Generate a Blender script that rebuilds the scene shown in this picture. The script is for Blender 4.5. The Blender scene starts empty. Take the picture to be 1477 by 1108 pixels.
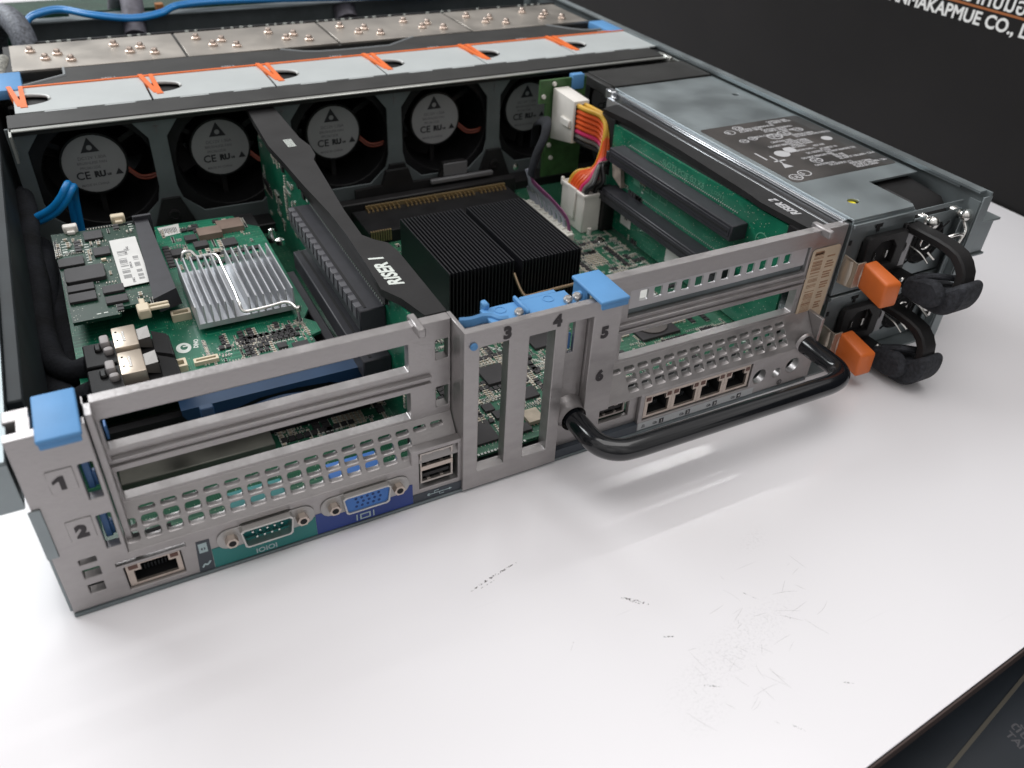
import bpy, bmesh, math, random
from mathutils import Matrix, Vector, Euler
C = bpy.context.scene.collection
SC = bpy.context.scene
# ------------------------------------------------------------------ camera, world, lamps, exposure
cam = bpy.data.cameras.new('camera'); camo = bpy.data.objects.new('camera', cam); C.objects.link(camo)
camo.location = (0.0414958, -0.2287966, 0.2467254)
camo.rotation_euler = (0.92596, -0.0440869, -0.4798057)
cam.sensor_width = 36; cam.lens = 29.25; cam.clip_start = 0.01; cam.clip_end = 40
cam.dof.use_dof = True; cam.dof.focus_distance = 0.37; cam.dof.aperture_fstop = 13
SC.camera = camo
W = bpy.data.worlds.new('World'); SC.world = W; W.use_nodes = True
wn = W.node_tree.nodes; wl = W.node_tree.links
wt = wn.new('ShaderNodeTexCoord'); ws = wn.new('ShaderNodeSeparateXYZ'); wl.new(wt.outputs['Generated'], ws.inputs[0])
wr = wn.new('ShaderNodeMapRange'); wr.inputs[1].default_value = -.15; wr.inputs[2].default_value = .75; wr.inputs[3].default_value = .16; wr.inputs[4].default_value = .72
wl.new(ws.outputs[2], wr.inputs[0])
wz = wn.new('ShaderNodeTexNoise'); wz.inputs['Scale'].default_value = 2.6; wz.inputs['Detail'].default_value = 2; wl.new(wt.outputs['Generated'], wz.inputs['Vector'])
wq = wn.new('ShaderNodeMapRange'); wq.inputs[1].default_value = .35; wq.inputs[2].default_value = .65; wq.inputs[3].default_value = .55; wq.inputs[4].default_value = 1.45; wl.new(wz.outputs['Fac'], wq.inputs[0])
wm = wn.new('ShaderNodeMath'); wm.operation = 'MULTIPLY'; wl.new(wr.outputs[0], wm.inputs[0]); wl.new(wq.outputs[0], wm.inputs[1])
wl.new(wm.outputs[0], wn['Background'].inputs[1]); wn['Background'].inputs[0].default_value = (1.0, 0.975, 0.965, 1)
def area(name, loc, target, sx, sy, power, col=(1, 1, 1)):
    l = bpy.data.lights.new(name, 'AREA'); l.shape = 'RECTANGLE'; l.size = sx; l.size_y = sy; l.energy = power; l.color = col
    o = bpy.data.objects.new(name, l); C.objects.link(o); o.location = loc
    o.rotation_euler = (Vector(target)-Vector(loc)).to_track_quat('-Z', 'Y').to_euler(); return o
area('window_light', (-0.9, 1.9, 1.5), (0.15, 0.1, 0), 1.6, 1.1, 50, (0.95, 0.98, 1))
area('ceiling_light', (0.35, 0.1, 2.4), (0.3, -0.1, 0), 2.4, 1.6, 27, (1, 0.975, 0.965))
tube = area('ceiling_tube', (2.45, 1.72, 2.2), (2.45, 1.72, 0), 1.3, 0.05, 13, (1, 1, 1)); tube.rotation_euler = (0, 0, -0.03)
SC.view_settings.view_transform = 'Standard'; SC.view_settings.look = 'None'
SC.view_settings.exposure = -0.1; SC.view_settings.gamma = 1
# ------------------------------------------------------------------ helpers (all shape coordinates are millimetres)
S = 0.001
ORG = {}
R = random.Random(7)
def T(x=0, y=0, z=0): return Matrix.Translation((x, y, z))
def Rx(a): return Matrix.Rotation(math.radians(a), 4, 'X')
def Ry(a): return Matrix.Rotation(math.radians(a), 4, 'Y')
def Rz(a): return Matrix.Rotation(math.radians(a), 4, 'Z')
def axes(o, u, v):                       # local x -> u, local y -> v, local z -> u cross v, origin o
    u = Vector(u).normalized(); v = Vector(v).normalized(); w = u.cross(v)
    return Matrix(((u.x, v.x, w.x, o[0]), (u.y, v.y, w.y, o[1]), (u.z, v.z, w.z, o[2]), (0, 0, 0, 1)))
XZ = lambda y: axes((0, y, 0), (1, 0, 0), (0, 0, 1))         # drawing on a plane facing the viewer (local z -> -y)
class MB:
    def __init__(s, M=None): s.bm = bmesh.new(); s.M = M or Matrix()
    def _post(s, vs, M=None):
        m = s.M @ (M or Matrix())
        for v in vs: v.co = m @ v.co
    def box(s, x0, x1, y0, y1, z0, z1, m=0, bev=0, M=None, seg=1):
        if x0 > x1: x0, x1 = x1, x0
        if y0 > y1: y0, y1 = y1, y0
        if z0 > z1: z0, z1 = z1, z0
        b = s.bm
        c = [b.verts.new(p) for p in ((x0,y0,z0),(x1,y0,z0),(x1,y1,z0),(x0,y1,z0),(x0,y0,z1),(x1,y0,z1),(x1,y1,z1),(x0,y1,z1))]
        fs = [b.faces.new([c[i] for i in f]) for f in ((3,2,1,0),(4,5,6,7),(0,1,5,4),(1,2,6,5),(2,3,7,6),(3,0,4,7))]
        for f in fs: f.material_index = m
        if bev:
            es = list({e for f in fs for e in f.edges})
            r = bmesh.ops.bevel(b, geom=es, offset=bev, segments=seg, affect='EDGES', profile=0.5)
            for f in r['faces']: f.material_index = m
            c = list({v for f in r['faces'] for v in f.verts} | {v for v in c if v.is_valid})
        s._post(c, M); return s
    def hexa(s, p, m=0, M=None):          # 8 corner points: 4 below, 4 above
        c = [s.bm.verts.new(q) for q in p]
        for f in ((3,2,1,0),(4,5,6,7),(0,1,5,4),(1,2,6,5),(2,3,7,6),(3,0,4,7)):
            s.bm.faces.new([c[i] for i in f]).material_index = m
        s._post(c, M); return s
    def poly(s, pts, z0, z1, m=0, M=None):   # extruded simple polygon in local xy
        n = len(pts)
        a = [s.bm.verts.new((x, y, z0)) for x, y in pts]; b = [s.bm.verts.new((x, y, z1)) for x, y in pts]
        s.bm.faces.new(a[::-1]).material_index = m; s.bm.faces.new(b).material_index = m
        for i in range(n): s.bm.faces.new((a[i], a[(i+1)%n], b[(i+1)%n], b[i])).material_index = m
        s._post(a+b, M); return s
    def cyl(s, r0, r1, z0, z1, n=20, m=0, M=None, cap=True):
        a = [s.bm.verts.new((r0*math.cos(2*math.pi*i/n), r0*math.sin(2*math.pi*i/n), z0)) for i in range(n)]
        b = [s.bm.verts.new((r1*math.cos(2*math.pi*i/n), r1*math.sin(2*math.pi*i/n), z1)) for i in range(n)]
        for i in range(n): s.bm.faces.new((a[i], a[(i+1)%n], b[(i+1)%n], b[i])).material_index = m
        if cap: s.bm.faces.new(a[::-1]).material_index = m; s.bm.faces.new(b).material_index = m
        s._post(a+b, M); return s
    def lathe(s, prof, n=24, m=0, M=None):
        rings = [[s.bm.verts.new((r*math.cos(2*math.pi*i/n), r*math.sin(2*math.pi*i/n), z)) for i in range(n)] for r, z in prof]
        for a, b in zip(rings, rings[1:]):
            for i in range(n): s.bm.faces.new((a[i], a[(i+1)%n], b[(i+1)%n], b[i])).material_index = m
        s._post([v for r in rings for v in r], M); return s
    def tube(s, pts, r, n=10, m=0, sm=6, M=None, flat=None):
        pts = [Vector(p) for p in pts]
        if sm:
            q = []
            P = [pts[0]*2-pts[1]] + pts + [pts[-1]*2-pts[-2]]
            for i in range(1, len(P)-2):
                for k in range(sm):
                    t = k/sm; a, b, c, d = P[i-1:i+3]
                    q.append(0.5*((2*b)+(-a+c)*t+(2*a-5*b+4*c-d)*t*t+(-a+3*b-3*c+d)*t**3))
            pts = q + [pts[-1]]
        up = Vector((0, 0, 1)); rings = []; pn = None
        for i, p in enumerate(pts):
            d = (pts[min(i+1, len(pts)-1)]-pts[max(i-1, 0)]).normalized()
            if pn is None:
                pn = d.cross(up if abs(d.z) < .95 else Vector((0, 1, 0))).normalized()
            pn = (pn-d*pn.dot(d)).normalized(); bn = d.cross(pn)
            rr = r[i*len(r)//len(pts)] if isinstance(r, (list, tuple)) else r
            fx, fy = (flat or (1, 1))
            rings.append([s.bm.verts.new(p+pn*rr*fx*math.cos(2*math.pi*k/n)+bn*rr*fy*math.sin(2*math.pi*k/n)) for k in range(n)])
        for a, b in zip(rings, rings[1:]):
            for k in range(n): s.bm.faces.new((a[k], a[(k+1)%n], b[(k+1)%n], b[k])).material_index = m
        s.bm.faces.new(rings[0][::-1]).material_index = m; s.bm.faces.new(rings[-1]).material_index = m
        s._post([v for g in rings for v in g], M); return s
    def _mesh(s, me, m, M):
        me.transform(s.M @ (M or Matrix()))
        for p in me.polygons: p.material_index = m
        s.bm.from_mesh(me); bpy.data.meshes.remove(me)
    def plate(s, loops, z0, z1, m=0, M=None, bev=0):   # filled outline with holes, local xy
        cu = bpy.data.curves.new('c', 'CURVE'); cu.dimensions = '2D'; cu.fill_mode = 'BOTH'
        cu.extrude = (z1-z0)/2-bev; cu.bevel_depth = bev; cu.offset = -bev; cu.bevel_resolution = 0
        for lp in loops:
            sp = cu.splines.new('POLY'); sp.points.add(len(lp)-1); sp.use_cyclic_u = True
            for p, q in zip(sp.points, lp): p.co = (q[0], q[1], 0, 1)
        o = bpy.data.objects.new('c', cu); me = bpy.data.meshes.new_from_object(o)
        bpy.data.objects.remove(o); bpy.data.curves.remove(cu)
        s._mesh(me, m, (M or Matrix()) @ T(0, 0, (z0+z1)/2)); return s
    def text(s, body, size, M, m=0, ext=0.05, bold=0.0, align='LEFT', sx=1.0, shear=0):
        cu = bpy.data.curves.new('t', 'FONT'); cu.body = body; cu.size = size; cu.extrude = ext; cu.offset = bold
        cu.align_x = align; cu.resolution_u = 3; cu.shear = shear
        o = bpy.data.objects.new('t', cu); me = bpy.data.meshes.new_from_object(o)
        bpy.data.objects.remove(o); bpy.data.curves.remove(cu)
        s._mesh(me, m, M @ Matrix.Diagonal((sx, 1, 1, 1))); return s
    def build(s, name, mats, parent=None, origin=None, smooth=True, **props):
        me = bpy.data.meshes.new(name)
        org = Vector(ORG[parent.name]) if parent else Vector(origin or (0, 0, 0))
        s.bm.transform(Matrix.Scale(S, 4) @ T(*(-org)))
        bmesh.ops.recalc_face_normals(s.bm, faces=s.bm.faces)
        s.bm.to_mesh(me); s.bm.free()
        for m in (mats if isinstance(mats, (list, tuple)) else [mats]): me.materials.append(m)
        if smooth:
            for p in me.polygons: p.use_smooth = True
            me.set_sharp_from_angle(angle=math.radians(38))
        o = bpy.data.objects.new(name, me); C.objects.link(o); ORG[o.name] = tuple(org)
        if parent: o.parent = parent
        else: o.location = org*S
        for k, v in props.items(): o[k] = v
        return o
def thing(name, label, cat, org=(0, 0, 0), group=None, parent=None):
    o = bpy.data.objects.new(name, None); C.objects.link(o); o.location = Vector(org)*S; o.empty_display_size = .01
    ORG[o.name] = tuple(org); o['label'] = label; o['category'] = cat
    if group: o['group'] = group
    return o
def tag(o, label, cat, group=None):
    o['label'] = label; o['category'] = cat
    if group: o['group'] = group
    return o
def copy_thing(o, dloc, label=None):
    def cp(a, par):
        c = a.copy(); C.objects.link(c); c.parent = par; ORG[c.name] = ORG[a.name]
        for ch in a.children: cp(ch, c)
        return c
    c = cp(o, None); c.location = o.location+Vector(dloc)*S
    if label: c['label'] = label
    return c
def rect(x0, x1, y0, y1): return [(x0, y0), (x1, y0), (x1, y1), (x0, y1)]
def rr(x0, x1, y0, y1, r, n=3):
    p = []
    for cx, cy, a in ((x1-r, y0+r, -90), (x1-r, y1-r, 0), (x0+r, y1-r, 90), (x0+r, y0+r, 180)):
        for k in range(n+1):
            t = math.radians(a+90*k/n); p.append((cx+r*math.cos(t), cy+r*math.sin(t)))
    return p
def soft(pts, n=4):
    o = []; N_ = len(pts)
    for i in range(N_):
        a, b, c, d = (Vector(pts[(i+k) % N_]) for k in (-1, 0, 1, 2))
        for k in range(n):
            t = k/n; q = 0.5*((2*b)+(-a+c)*t+(2*a-5*b+4*c-d)*t*t+(-a+3*b-3*c+d)*t**3); o.append((q.x, q.y))
    return o
def circ(cx, cy, r, n=20, ry=None): return [(cx+r*math.cos(2*math.pi*i/n), cy+(ry or r)*math.sin(2*math.pi*i/n)) for i in range(n)]
# ------------------------------------------------------------------ materials
def mat(name, col, rough=.5, metal=0, nz=0, namt=.15, bump=0, bscale=None, stretch=(1, 1, 1), rvar=0, spec=.5, coat=0, emit=None):
    m = bpy.data.materials.new(name); m.use_nodes = True; nt = m.node_tree; N = nt.nodes; L = nt.links
    b = N['Principled BSDF']; b.inputs['Base Color'].default_value = (*col, 1)
    b.inputs['Roughness'].default_value = rough; b.inputs['Metallic'].default_value = metal
    b.inputs['Specular IOR Level'].default_value = spec; b.inputs['Coat Weight'].default_value = coat
    if nz or bump:
        tc = N.new('ShaderNodeTexCoord'); mp = N.new('ShaderNodeMapping'); mp.inputs['Scale'].default_value = stretch
        L.new(tc.outputs['Object'], mp.inputs[0])
    if nz:
        n = N.new('ShaderNodeTexNoise'); n.inputs['Scale'].default_value = nz; n.inputs['Detail'].default_value = 6
        L.new(mp.outputs[0], n.inputs['Vector'])
        r = N.new('ShaderNodeMapRange'); r.inputs[1].default_value = .3; r.inputs[2].default_value = .7
        r.inputs[3].default_value = 1-namt; r.inputs[4].default_value = 1+namt
        L.new(n.outputs['Fac'], r.inputs[0])
        x = N.new('ShaderNodeVectorMath'); x.operation = 'SCALE'; x.inputs[0].default_value = col
        L.new(r.outputs[0], x.inputs['Scale']); L.new(x.outputs[0], b.inputs['Base Color'])
        if rvar:
            q = N.new('ShaderNodeMapRange'); q.inputs[1].default_value = .3; q.inputs[2].default_value = .7
            q.inputs[3].default_value = rough-rvar; q.inputs[4].default_value = rough+rvar
            L.new(n.outputs['Fac'], q.inputs[0]); L.new(q.outputs[0], b.inputs['Roughness'])
    if bump:
        n2 = N.new('ShaderNodeTexNoise'); n2.inputs['Scale'].default_value = bscale or 900; n2.inputs['Detail'].default_value = 4
        L.new(mp.outputs[0], n2.inputs['Vector'])
        bp = N.new('ShaderNodeBump'); bp.inputs['Strength'].default_value = bump; bp.inputs['Distance'].default_value = 0.0004
        L.new(n2.outputs['Fac'], bp.inputs['Height']); L.new(bp.outputs[0], b.inputs['Normal'])
    return m
def pcb(name, col, trace, tscale=1.0):
    m = mat(name, col, .38, 0, coat=.25); nt = m.node_tree; N = nt.nodes; L = nt.links; b = N['Principled BSDF']
    tc = N.new('ShaderNodeTexCoord'); mp = N.new('ShaderNodeMapping'); mp.inputs['Scale'].default_value = (1000*tscale,)*3
    L.new(tc.outputs['Object'], mp.inputs[0])
    def wave(rot, sc, dist):
        m2 = N.new('ShaderNodeMapping'); m2.inputs['Rotation'].default_value = rot; L.new(mp.outputs[0], m2.inputs[0])
        w = N.new('ShaderNodeTexWave'); w.inputs['Scale'].default_value = sc; w.inputs['Distortion'].default_value = dist
        w.inputs['Detail Scale'].default_value = .12; w.inputs['Detail'].default_value = 0; L.new(m2.outputs[0], w.inputs['Vector'])
        r = N.new('ShaderNodeMapRange'); r.inputs[1].default_value = .78; r.inputs[2].default_value = .9; L.new(w.outputs['Fac'], r.inputs[0]); return r.outputs[0]
    def blocks(sc, off, th):
        m2 = N.new('ShaderNodeMapping'); m2.inputs['Location'].default_value = off; L.new(mp.outputs[0], m2.inputs[0])
        v = N.new('ShaderNodeTexVoronoi'); v.distance = 'CHEBYCHEV'; v.inputs['Scale'].default_value = sc; L.new(m2.outputs[0], v.inputs['Vector'])
        s_ = N.new('ShaderNodeSeparateColor'); L.new(v.outputs['Color'], s_.inputs[0])
        g = N.new('ShaderNodeMath'); g.operation = 'GREATER_THAN'; g.inputs[1].default_value = th; L.new(s_.outputs[0], g.inputs[0]); return g.outputs[0]
    def mul(a, c):
        x = N.new('ShaderNodeMath'); x.operation = 'MULTIPLY'; L.new(a, x.inputs[0]); L.new(c, x.inputs[1]); return x.outputs[0]
    def mx(a, c):
        x = N.new('ShaderNodeMath'); x.operation = 'MAXIMUM'; L.new(a, x.inputs[0]); L.new(c, x.inputs[1]); return x.outputs[0]
    t = mx(mul(wave((0, 0, 0), .35, 2.5), blocks(.09, (3, 1, 2), .45)), mul(wave((1.2, .6, 1.57), .32, 2.5), blocks(.08, (9, 4, 5), .5)))
    v = N.new('ShaderNodeTexVoronoi'); v.inputs['Scale'].default_value = .55; L.new(mp.outputs[0], v.inputs['Vector'])
    d = N.new('ShaderNodeMath'); d.operation = 'LESS_THAN'; d.inputs[1].default_value = .13; L.new(v.outputs['Distance'], d.inputs[0])
    m1 = N.new('ShaderNodeMixRGB'); m1.inputs[1].default_value = (*col, 1); m1.inputs[2].default_value = (*trace, 1); L.new(t, m1.inputs[0])
    nz = N.new('ShaderNodeTexNoise'); nz.inputs['Scale'].default_value = .05; nz.inputs['Detail'].default_value = 3; L.new(mp.outputs[0], nz.inputs['Vector'])
    ml = N.new('ShaderNodeMixRGB'); ml.blend_type = 'MULTIPLY'; ml.inputs[0].default_value = .6
    cr = N.new('ShaderNodeValToRGB'); cr.color_ramp.elements[0].position = .35; cr.color_ramp.elements[1].position = .65
    cr.color_ramp.elements[0].color = (.5, .5, .5, 1); L.new(nz.outputs['Fac'], cr.inputs[0])
    L.new(m1.outputs[0], ml.inputs[1]); L.new(cr.outputs[0], ml.inputs[2])
    m3 = N.new('ShaderNodeMixRGB'); m3.inputs[2].default_value = (.45, .47, .38, 1); L.new(ml.outputs[0], m3.inputs[1]); L.new(d.outputs[0], m3.inputs[0])
    L.new(m3.outputs[0], b.inputs['Base Color']); return m
ZINC = mat('cast_zinc', (.375, .357, .355), .38, .72, 90, .09, .28, 520, (1, 1, 2.5), .1)
ZINCD = mat('cast_zinc_inner', (.42, .41, .40), .4, .7, 80, .12)
STEEL = mat('galvanised_steel', (.27, .305, .315), .44, .72, 38, .16, .08, 300, rvar=.08)
STEELD = mat('dull_steel', (.17, .20, .21), .5, .6, 60, .15)
STEELT = mat('tinned_steel_plate', (.42, .39, .35), .42, .75, 30, .12, rvar=.08)
BRIGHT = mat('bright_metal', (.78, .77, .74), .22, 1)
COPPER = mat('copper_rivet', (.62, .38, .28), .32, 1)
GOLD = mat('gold_pins', (.42, .31, .16), .45, .8)
BEIGE = mat('port_shell', (.58, .50, .44), .34, .75, 200, .08)
BLACK = mat('black_plastic', (.012, .012, .013), .5, 0, 90, .3, .15, 1200, spec=.25)
BLACKS = mat('black_satin_plastic', (.016, .0155, .016), .42, 0, 50, .3, .1, 900, spec=.3)
BLACKG = mat('black_gloss_paint', (.006, .007, .009), .16, 0, 30, .2, coat=.4)
SLOTP = mat('slot_plastic', (.024, .024, .030), .5, 0, 200, .15)
VOID = mat('dark_cavity', (.006, .006, .007), .8)
FIN = mat('black_anodised', (.010, .010, .013), .42, .3)
ALU = mat('aluminium_fins', (.52, .535, .56), .38, .55, 100, .07)
CHIP = mat('chip_epoxy', (.030, .028, .030), .55, 0, 120, .2, .1, 2000)
CHIPG = mat('chip_grey', (.10, .09, .085), .5, 0, 120, .15)
CERAM = mat('tan_ceramic', (.42, .36, .28), .6, 0, 200, .2)
WHITE = mat('white_nylon', (.74, .71, .66), .45, 0, 80, .06)
CREAM = mat('cream_nylon', (.66, .57, .42), .5, 0, 90, .08)
PAPER = mat('label_paper', (.62, .62, .60), .6, 0, 120, .05)
PAPERT = mat('aged_label', (.55, .44, .32), .6, 0, 100, .1)
PAPERI = mat('brown_barcode_ink', (.30, .17, .10), .7, 0, 300, .3)
INK = mat('black_ink', (.03, .03, .035), .6)
INKG = mat('grey_ink', (.16, .16, .165), .7)
SILK = mat('white_silkscreen', (.62, .66, .62), .6)
GREYT = mat('grey_print', (.45, .45, .46), .6)
BLUE = mat('blue_plastic', (.105, .28, .54), .5, 0, 60, .07, .1, 700, spec=.3)
BLUED = mat('dark_blue_plastic', (.004, .030, .080), .55, 0, 60, .1)
BLUEC = mat('blue_cable', (.006, .19, .50), .32, 0, 60, .1)
ORANGE = mat('orange_plastic', (.66, .15, .028), .4, 0, 60, .08, .05, 800)
ORANGED = mat('orange_lever', (.80, .16, .025), .45, 0, 80, .1)
GREYP = mat('grey_fan_sticker', (.43, .46, .46), .5, 0, 50, .04)
DUCT = mat('shroud_plastic', (.026, .026, .025), .55, 0, 50, .25, .1, 900, spec=.35)
SLEEVE = mat('woven_sleeve', (.007, .008, .011), .85, 0, 60, .7, 1, 500, spec=.3)
STRAP = mat('hook_and_loop_strap', (.026, .028, .034), .85, 0, 500, .5, 1, 1400)
TEAL = mat('teal_label', (.015, .18, .17), .45, 0, 60, .08)
COBALT = mat('cobalt_label', (.02, .05, .24), .45, 0, 60, .08)
SLATE = mat('dark_label', (.045, .055, .07), .5, 0, 60, .1)
LABELB = mat('black_rating_label', (.042, .037, .034), .4, 0, 30, .75, coat=.2)
VGAB = mat('vga_blue', (.04, .16, .48), .45)
SERG = mat('serial_insert', (.02, .20, .20), .5)
PCBM = pcb('motherboard_green', (.018, .115, .065), (.05, .18, .10))
PCBC = pcb('card_green', (.005, .15, .082), (.03, .25, .14))
PCBD = pcb('dark_green_board', (.006, .045, .026), (.015, .08, .045))
PCBR = pcb('riser_green', (.005, .15, .082), (.015, .20, .11))
wc = [mat('wire_'+n, c, .35, 0, 90, .08) for n, c in (('yellow', (.62, .36, .04)), ('orange', (.70, .095, .015)), ('magenta', (.60, .03, .13)), ('grey', (.16, .15, .14)), ('black', (.015, .015, .016)), ('red', (.35, .02, .02)))]
RIBB = mat('ribbon_grey', (.24, .25, .29), .5, 0, 300, .1)
PURPLE = mat('ribbon_purple', (.13, .03, .09), .5)
SMD = [mat('tin_ends', (.55, .56, .52), .4, .25), CHIP, CERAM, SILK, GOLD]
def smd(M, x0, x1, y0, y1, n, seed, avoid=(), dens=None, big=1.0):
    """small surface parts standing on a board, drawn in the board's own xy plane"""
    r = random.Random(seed); mb = MB(M); k = 0; tries = 0
    while k < n and tries < n*8:
        tries += 1
        cx = r.uniform(x0, x1); cy = r.uniform(y0, y1)
        if any(a[0]-1 < cx < a[1]+1 and a[2]-1 < cy < a[3]+1 for a in avoid): continue
        row = r.randint(2, 11); horiz = r.random() < .5; ty = r.random()
        L_, w_, h_ = (1.5, .7, .5) if ty < .72 else ((2.2, 1.3, .9) if ty < .85 else (3.2, 2.6, 1.0))
        L_ *= big; w_ *= big
        for j in range(row):
            px = cx+(0 if horiz else j*(w_+.7)); py = cy+(j*(w_+.7) if horiz else 0)
            if not (x0 < px < x1 and y0 < py < y1): break
            if any(a[0]-1 < px < a[1]+1 and a[2]-1 < py < a[3]+1 for a in avoid): break
            lx, ly = (L_, w_) if horiz else (w_, L_)
            if ty < .85:
                mm = 1 if ty < .14 or r.random() < .15 else 2
                mb.box(px-lx*.3, px+lx*.3, py-ly*(.5 if horiz else .3), py+ly*(.5 if horiz else .3), 0, h_, mm)
                if horiz:
                    mb.box(px-lx/2, px-lx*.3, py-ly/2, py+ly/2, 0, h_*1.02, 0); mb.box(px+lx*.3, px+lx/2, py-ly/2, py+ly/2, 0, h_*1.02, 0)
                else:
                    mb.box(px-lx/2, px+lx/2, py-ly/2, py-ly*.3, 0, h_*1.02, 0); mb.box(px-lx/2, px+lx/2, py+ly*.3, py+ly/2, 0, h_*1.02, 0)
            elif ty < .95:
                mb.box(px-lx/2, px+lx/2, py-ly/2, py+ly/2, .1, h_, 1)
                for q in (-.3, 0, .3):
                    if horiz: mb.box(px+q*lx-.2, px+q*lx+.2, py-ly/2-.6, py-ly/2, 0, .25, 0); mb.box(px+q*lx-.2, px+q*lx+.2, py+ly/2, py+ly/2+.6, 0, .25, 0)
                    else: mb.box(px-lx/2-.6, px-lx/2, py+q*ly-.2, py+q*ly+.2, 0, .25, 0); mb.box(px+lx/2, px+lx/2+.6, py+q*ly-.2, py+q*ly+.2, 0, .25, 0)
            else: mb.box(px-lx*.4, px+lx*.4, py-ly*.15, py+ly*.15, 0.02, .08, 3)
            k += 1
    return mb
def chip(x0, x1, y0, y1, z, h, M=None, pins=True, mm=1):
    mb = MB(M); mb.box(x0, x1, y0, y1, z+.15, z+h, mm, .15)
    if pins:
        n = max(2, int((x1-x0)/1.6))
        for i in range(n):
            x = x0+.6+(x1-x0-1.2)*i/(n-1)
            mb.box(x-.3, x+.3, y0-.9, y0, z, z+.3, 0); mb.box(x-.3, x+.3, y1, y1+.9, z, z+.3, 0)
    return mb
# ------------------------------------------------------------------ table, printed boards
def table_mat():
    m = mat('white_laminate', (.785, .772, .79), .17, 0); nt = m.node_tree; N = nt.nodes; L = nt.links; b = N['Principled BSDF']
    tc = N.new('ShaderNodeTexCoord')
    n1 = N.new('ShaderNodeTexNoise'); n1.inputs['Scale'].default_value = 14; n1.inputs['Detail'].default_value = 8; L.new(tc.outputs['Object'], n1.inputs['Vector'])
    r1 = N.new('ShaderNodeMapRange'); r1.inputs[1].default_value = .62; r1.inputs[2].default_value = .8; r1.inputs[4].default_value = .4; L.new(n1.outputs['Fac'], r1.inputs[0])
    n2 = N.new('ShaderNodeTexNoise'); n2.inputs['Scale'].default_value = 700; n2.inputs['Detail'].default_value = 3; L.new(tc.outputs['Object'], n2.inputs['Vector'])
    r2 = N.new('ShaderNodeMapRange'); r2.inputs[1].default_value = .55; r2.inputs[2].default_value = .72; L.new(n2.outputs['Fac'], r2.inputs[0])
    mm = N.new('ShaderNodeMath'); mm.operation = 'MULTIPLY'; L.new(r1.outputs[0], mm.inputs[0]); L.new(r2.outputs[0], mm.inputs[1])
    sc = []
    for rz, s_, th, loc in ((.9, (14, 420, 1), .735, 0), (-.5, (20, 500, 1), .74, 3), (1.9, (12, 380, 1), .745, 7)):
        mp = N.new('ShaderNodeMapping'); mp.inputs['Rotation'].default_value = (0, 0, rz); mp.inputs['Scale'].default_value = s_; mp.inputs['Location'].default_value = (loc, loc, 0)
        L.new(tc.outputs['Object'], mp.inputs[0])
        n = N.new('ShaderNodeTexNoise'); n.inputs['Scale'].default_value = 1; n.inputs['Detail'].default_value = 2; L.new(mp.outputs[0], n.inputs['Vector'])
        r = N.new('ShaderNodeMapRange'); r.inputs[1].default_value = th; r.inputs[2].default_value = th+.05; r.inputs[4].default_value = .35; L.new(n.outputs['Fac'], r.inputs[0]); sc.append(r.outputs[0])
    a = mm.outputs[0]
    for s_ in sc:
        x = N.new('ShaderNodeMath'); x.operation = 'ADD'; x.use_clamp = True; L.new(a, x.inputs[0]); L.new(s_, x.inputs[1]); a = x.outputs[0]
    def blob(loc, rot, sc_, lo, hi):
        mp = N.new('ShaderNodeMapping'); mp.vector_type = 'TEXTURE'; mp.inputs['Location'].default_value = loc; mp.inputs['Rotation'].default_value = (0, 0, rot); mp.inputs['Scale'].default_value = sc_
        L.new(tc.outputs['Object'], mp.inputs[0]); ln = N.new('ShaderNodeVectorMath'); ln.operation = 'LENGTH'; L.new(mp.outputs[0], ln.inputs[0])
        r = N.new('ShaderNodeMapRange'); r.interpolation_type = 'SMOOTHSTEP'; r.inputs[1].default_value = 0.1; r.inputs[2].default_value = 1; r.inputs[3].default_value = hi; r.inputs[4].default_value = lo; L.new(ln.outputs['Value'], r.inputs[0]); return r.outputs[0]
    near = blob((.205, -.108, 0), .25, (.085, .05, 1), .12, 1)
    x = N.new('ShaderNodeMath'); x.operation = 'MULTIPLY'; L.new(a, x.inputs[0]); L.new(near, x.inputs[1]); a = x.outputs[0]
    n4 = N.new('ShaderNodeTexNoise'); n4.inputs['Scale'].default_value = 900; n4.inputs['Detail'].default_value = 9; n4.inputs['Roughness'].default_value = .75; L.new(tc.outputs['Object'], n4.inputs['Vector'])
    r4 = N.new('ShaderNodeMapRange'); r4.inputs[1].default_value = .5; r4.inputs[2].default_value = .75; r4.inputs[4].default_value = .42; L.new(n4.outputs['Fac'], r4.inputs[0])
    for bl in (blob((.203, -.112, 0), .24, (.05, .012, 1), 0, 1), blob((.243, -.075, 0), .3, (.012, .006, 1), 0, .7), blob((.178, -.128, 0), .2, (.015, .008, 1), 0, .7)):
        y = N.new('ShaderNodeMath'); y.operation = 'MULTIPLY'; L.new(r4.outputs[0], y.inputs[0]); L.new(bl, y.inputs[1])
        x = N.new('ShaderNodeMath'); x.operation = 'ADD'; x.use_clamp = True; L.new(a, x.inputs[0]); L.new(y.outputs[0], x.inputs[1]); a = x.outputs[0]
    mx = N.new('ShaderNodeMixRGB'); mx.inputs[1].default_value = (.785, .772, .79, 1); mx.inputs[2].default_value = (.22, .21, .21, 1)
    L.new(a, mx.inputs[0]); L.new(mx.outputs[0], b.inputs['Base Color'])
    n3 = N.new('ShaderNodeTexNoise'); n3.inputs['Scale'].default_value = 18; L.new(tc.outputs['Object'], n3.inputs['Vector'])
    bp = N.new('ShaderNodeBump'); bp.inputs['Strength'].default_value = .25; bp.inputs['Distance'].default_value = .0015; L.new(n3.outputs['Fac'], bp.inputs['Height']); L.new(bp.outputs[0], b.inputs['Normal'])
    return m
tb = thing('table', 'white laminate table with light scuffs, carrying the open server', 'table')
MB().poly([(-1300, -293), (631, -129), (631, 1500), (-1300, 1500)], -6, 0).build('table_top', table_mat(), tb)
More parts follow.
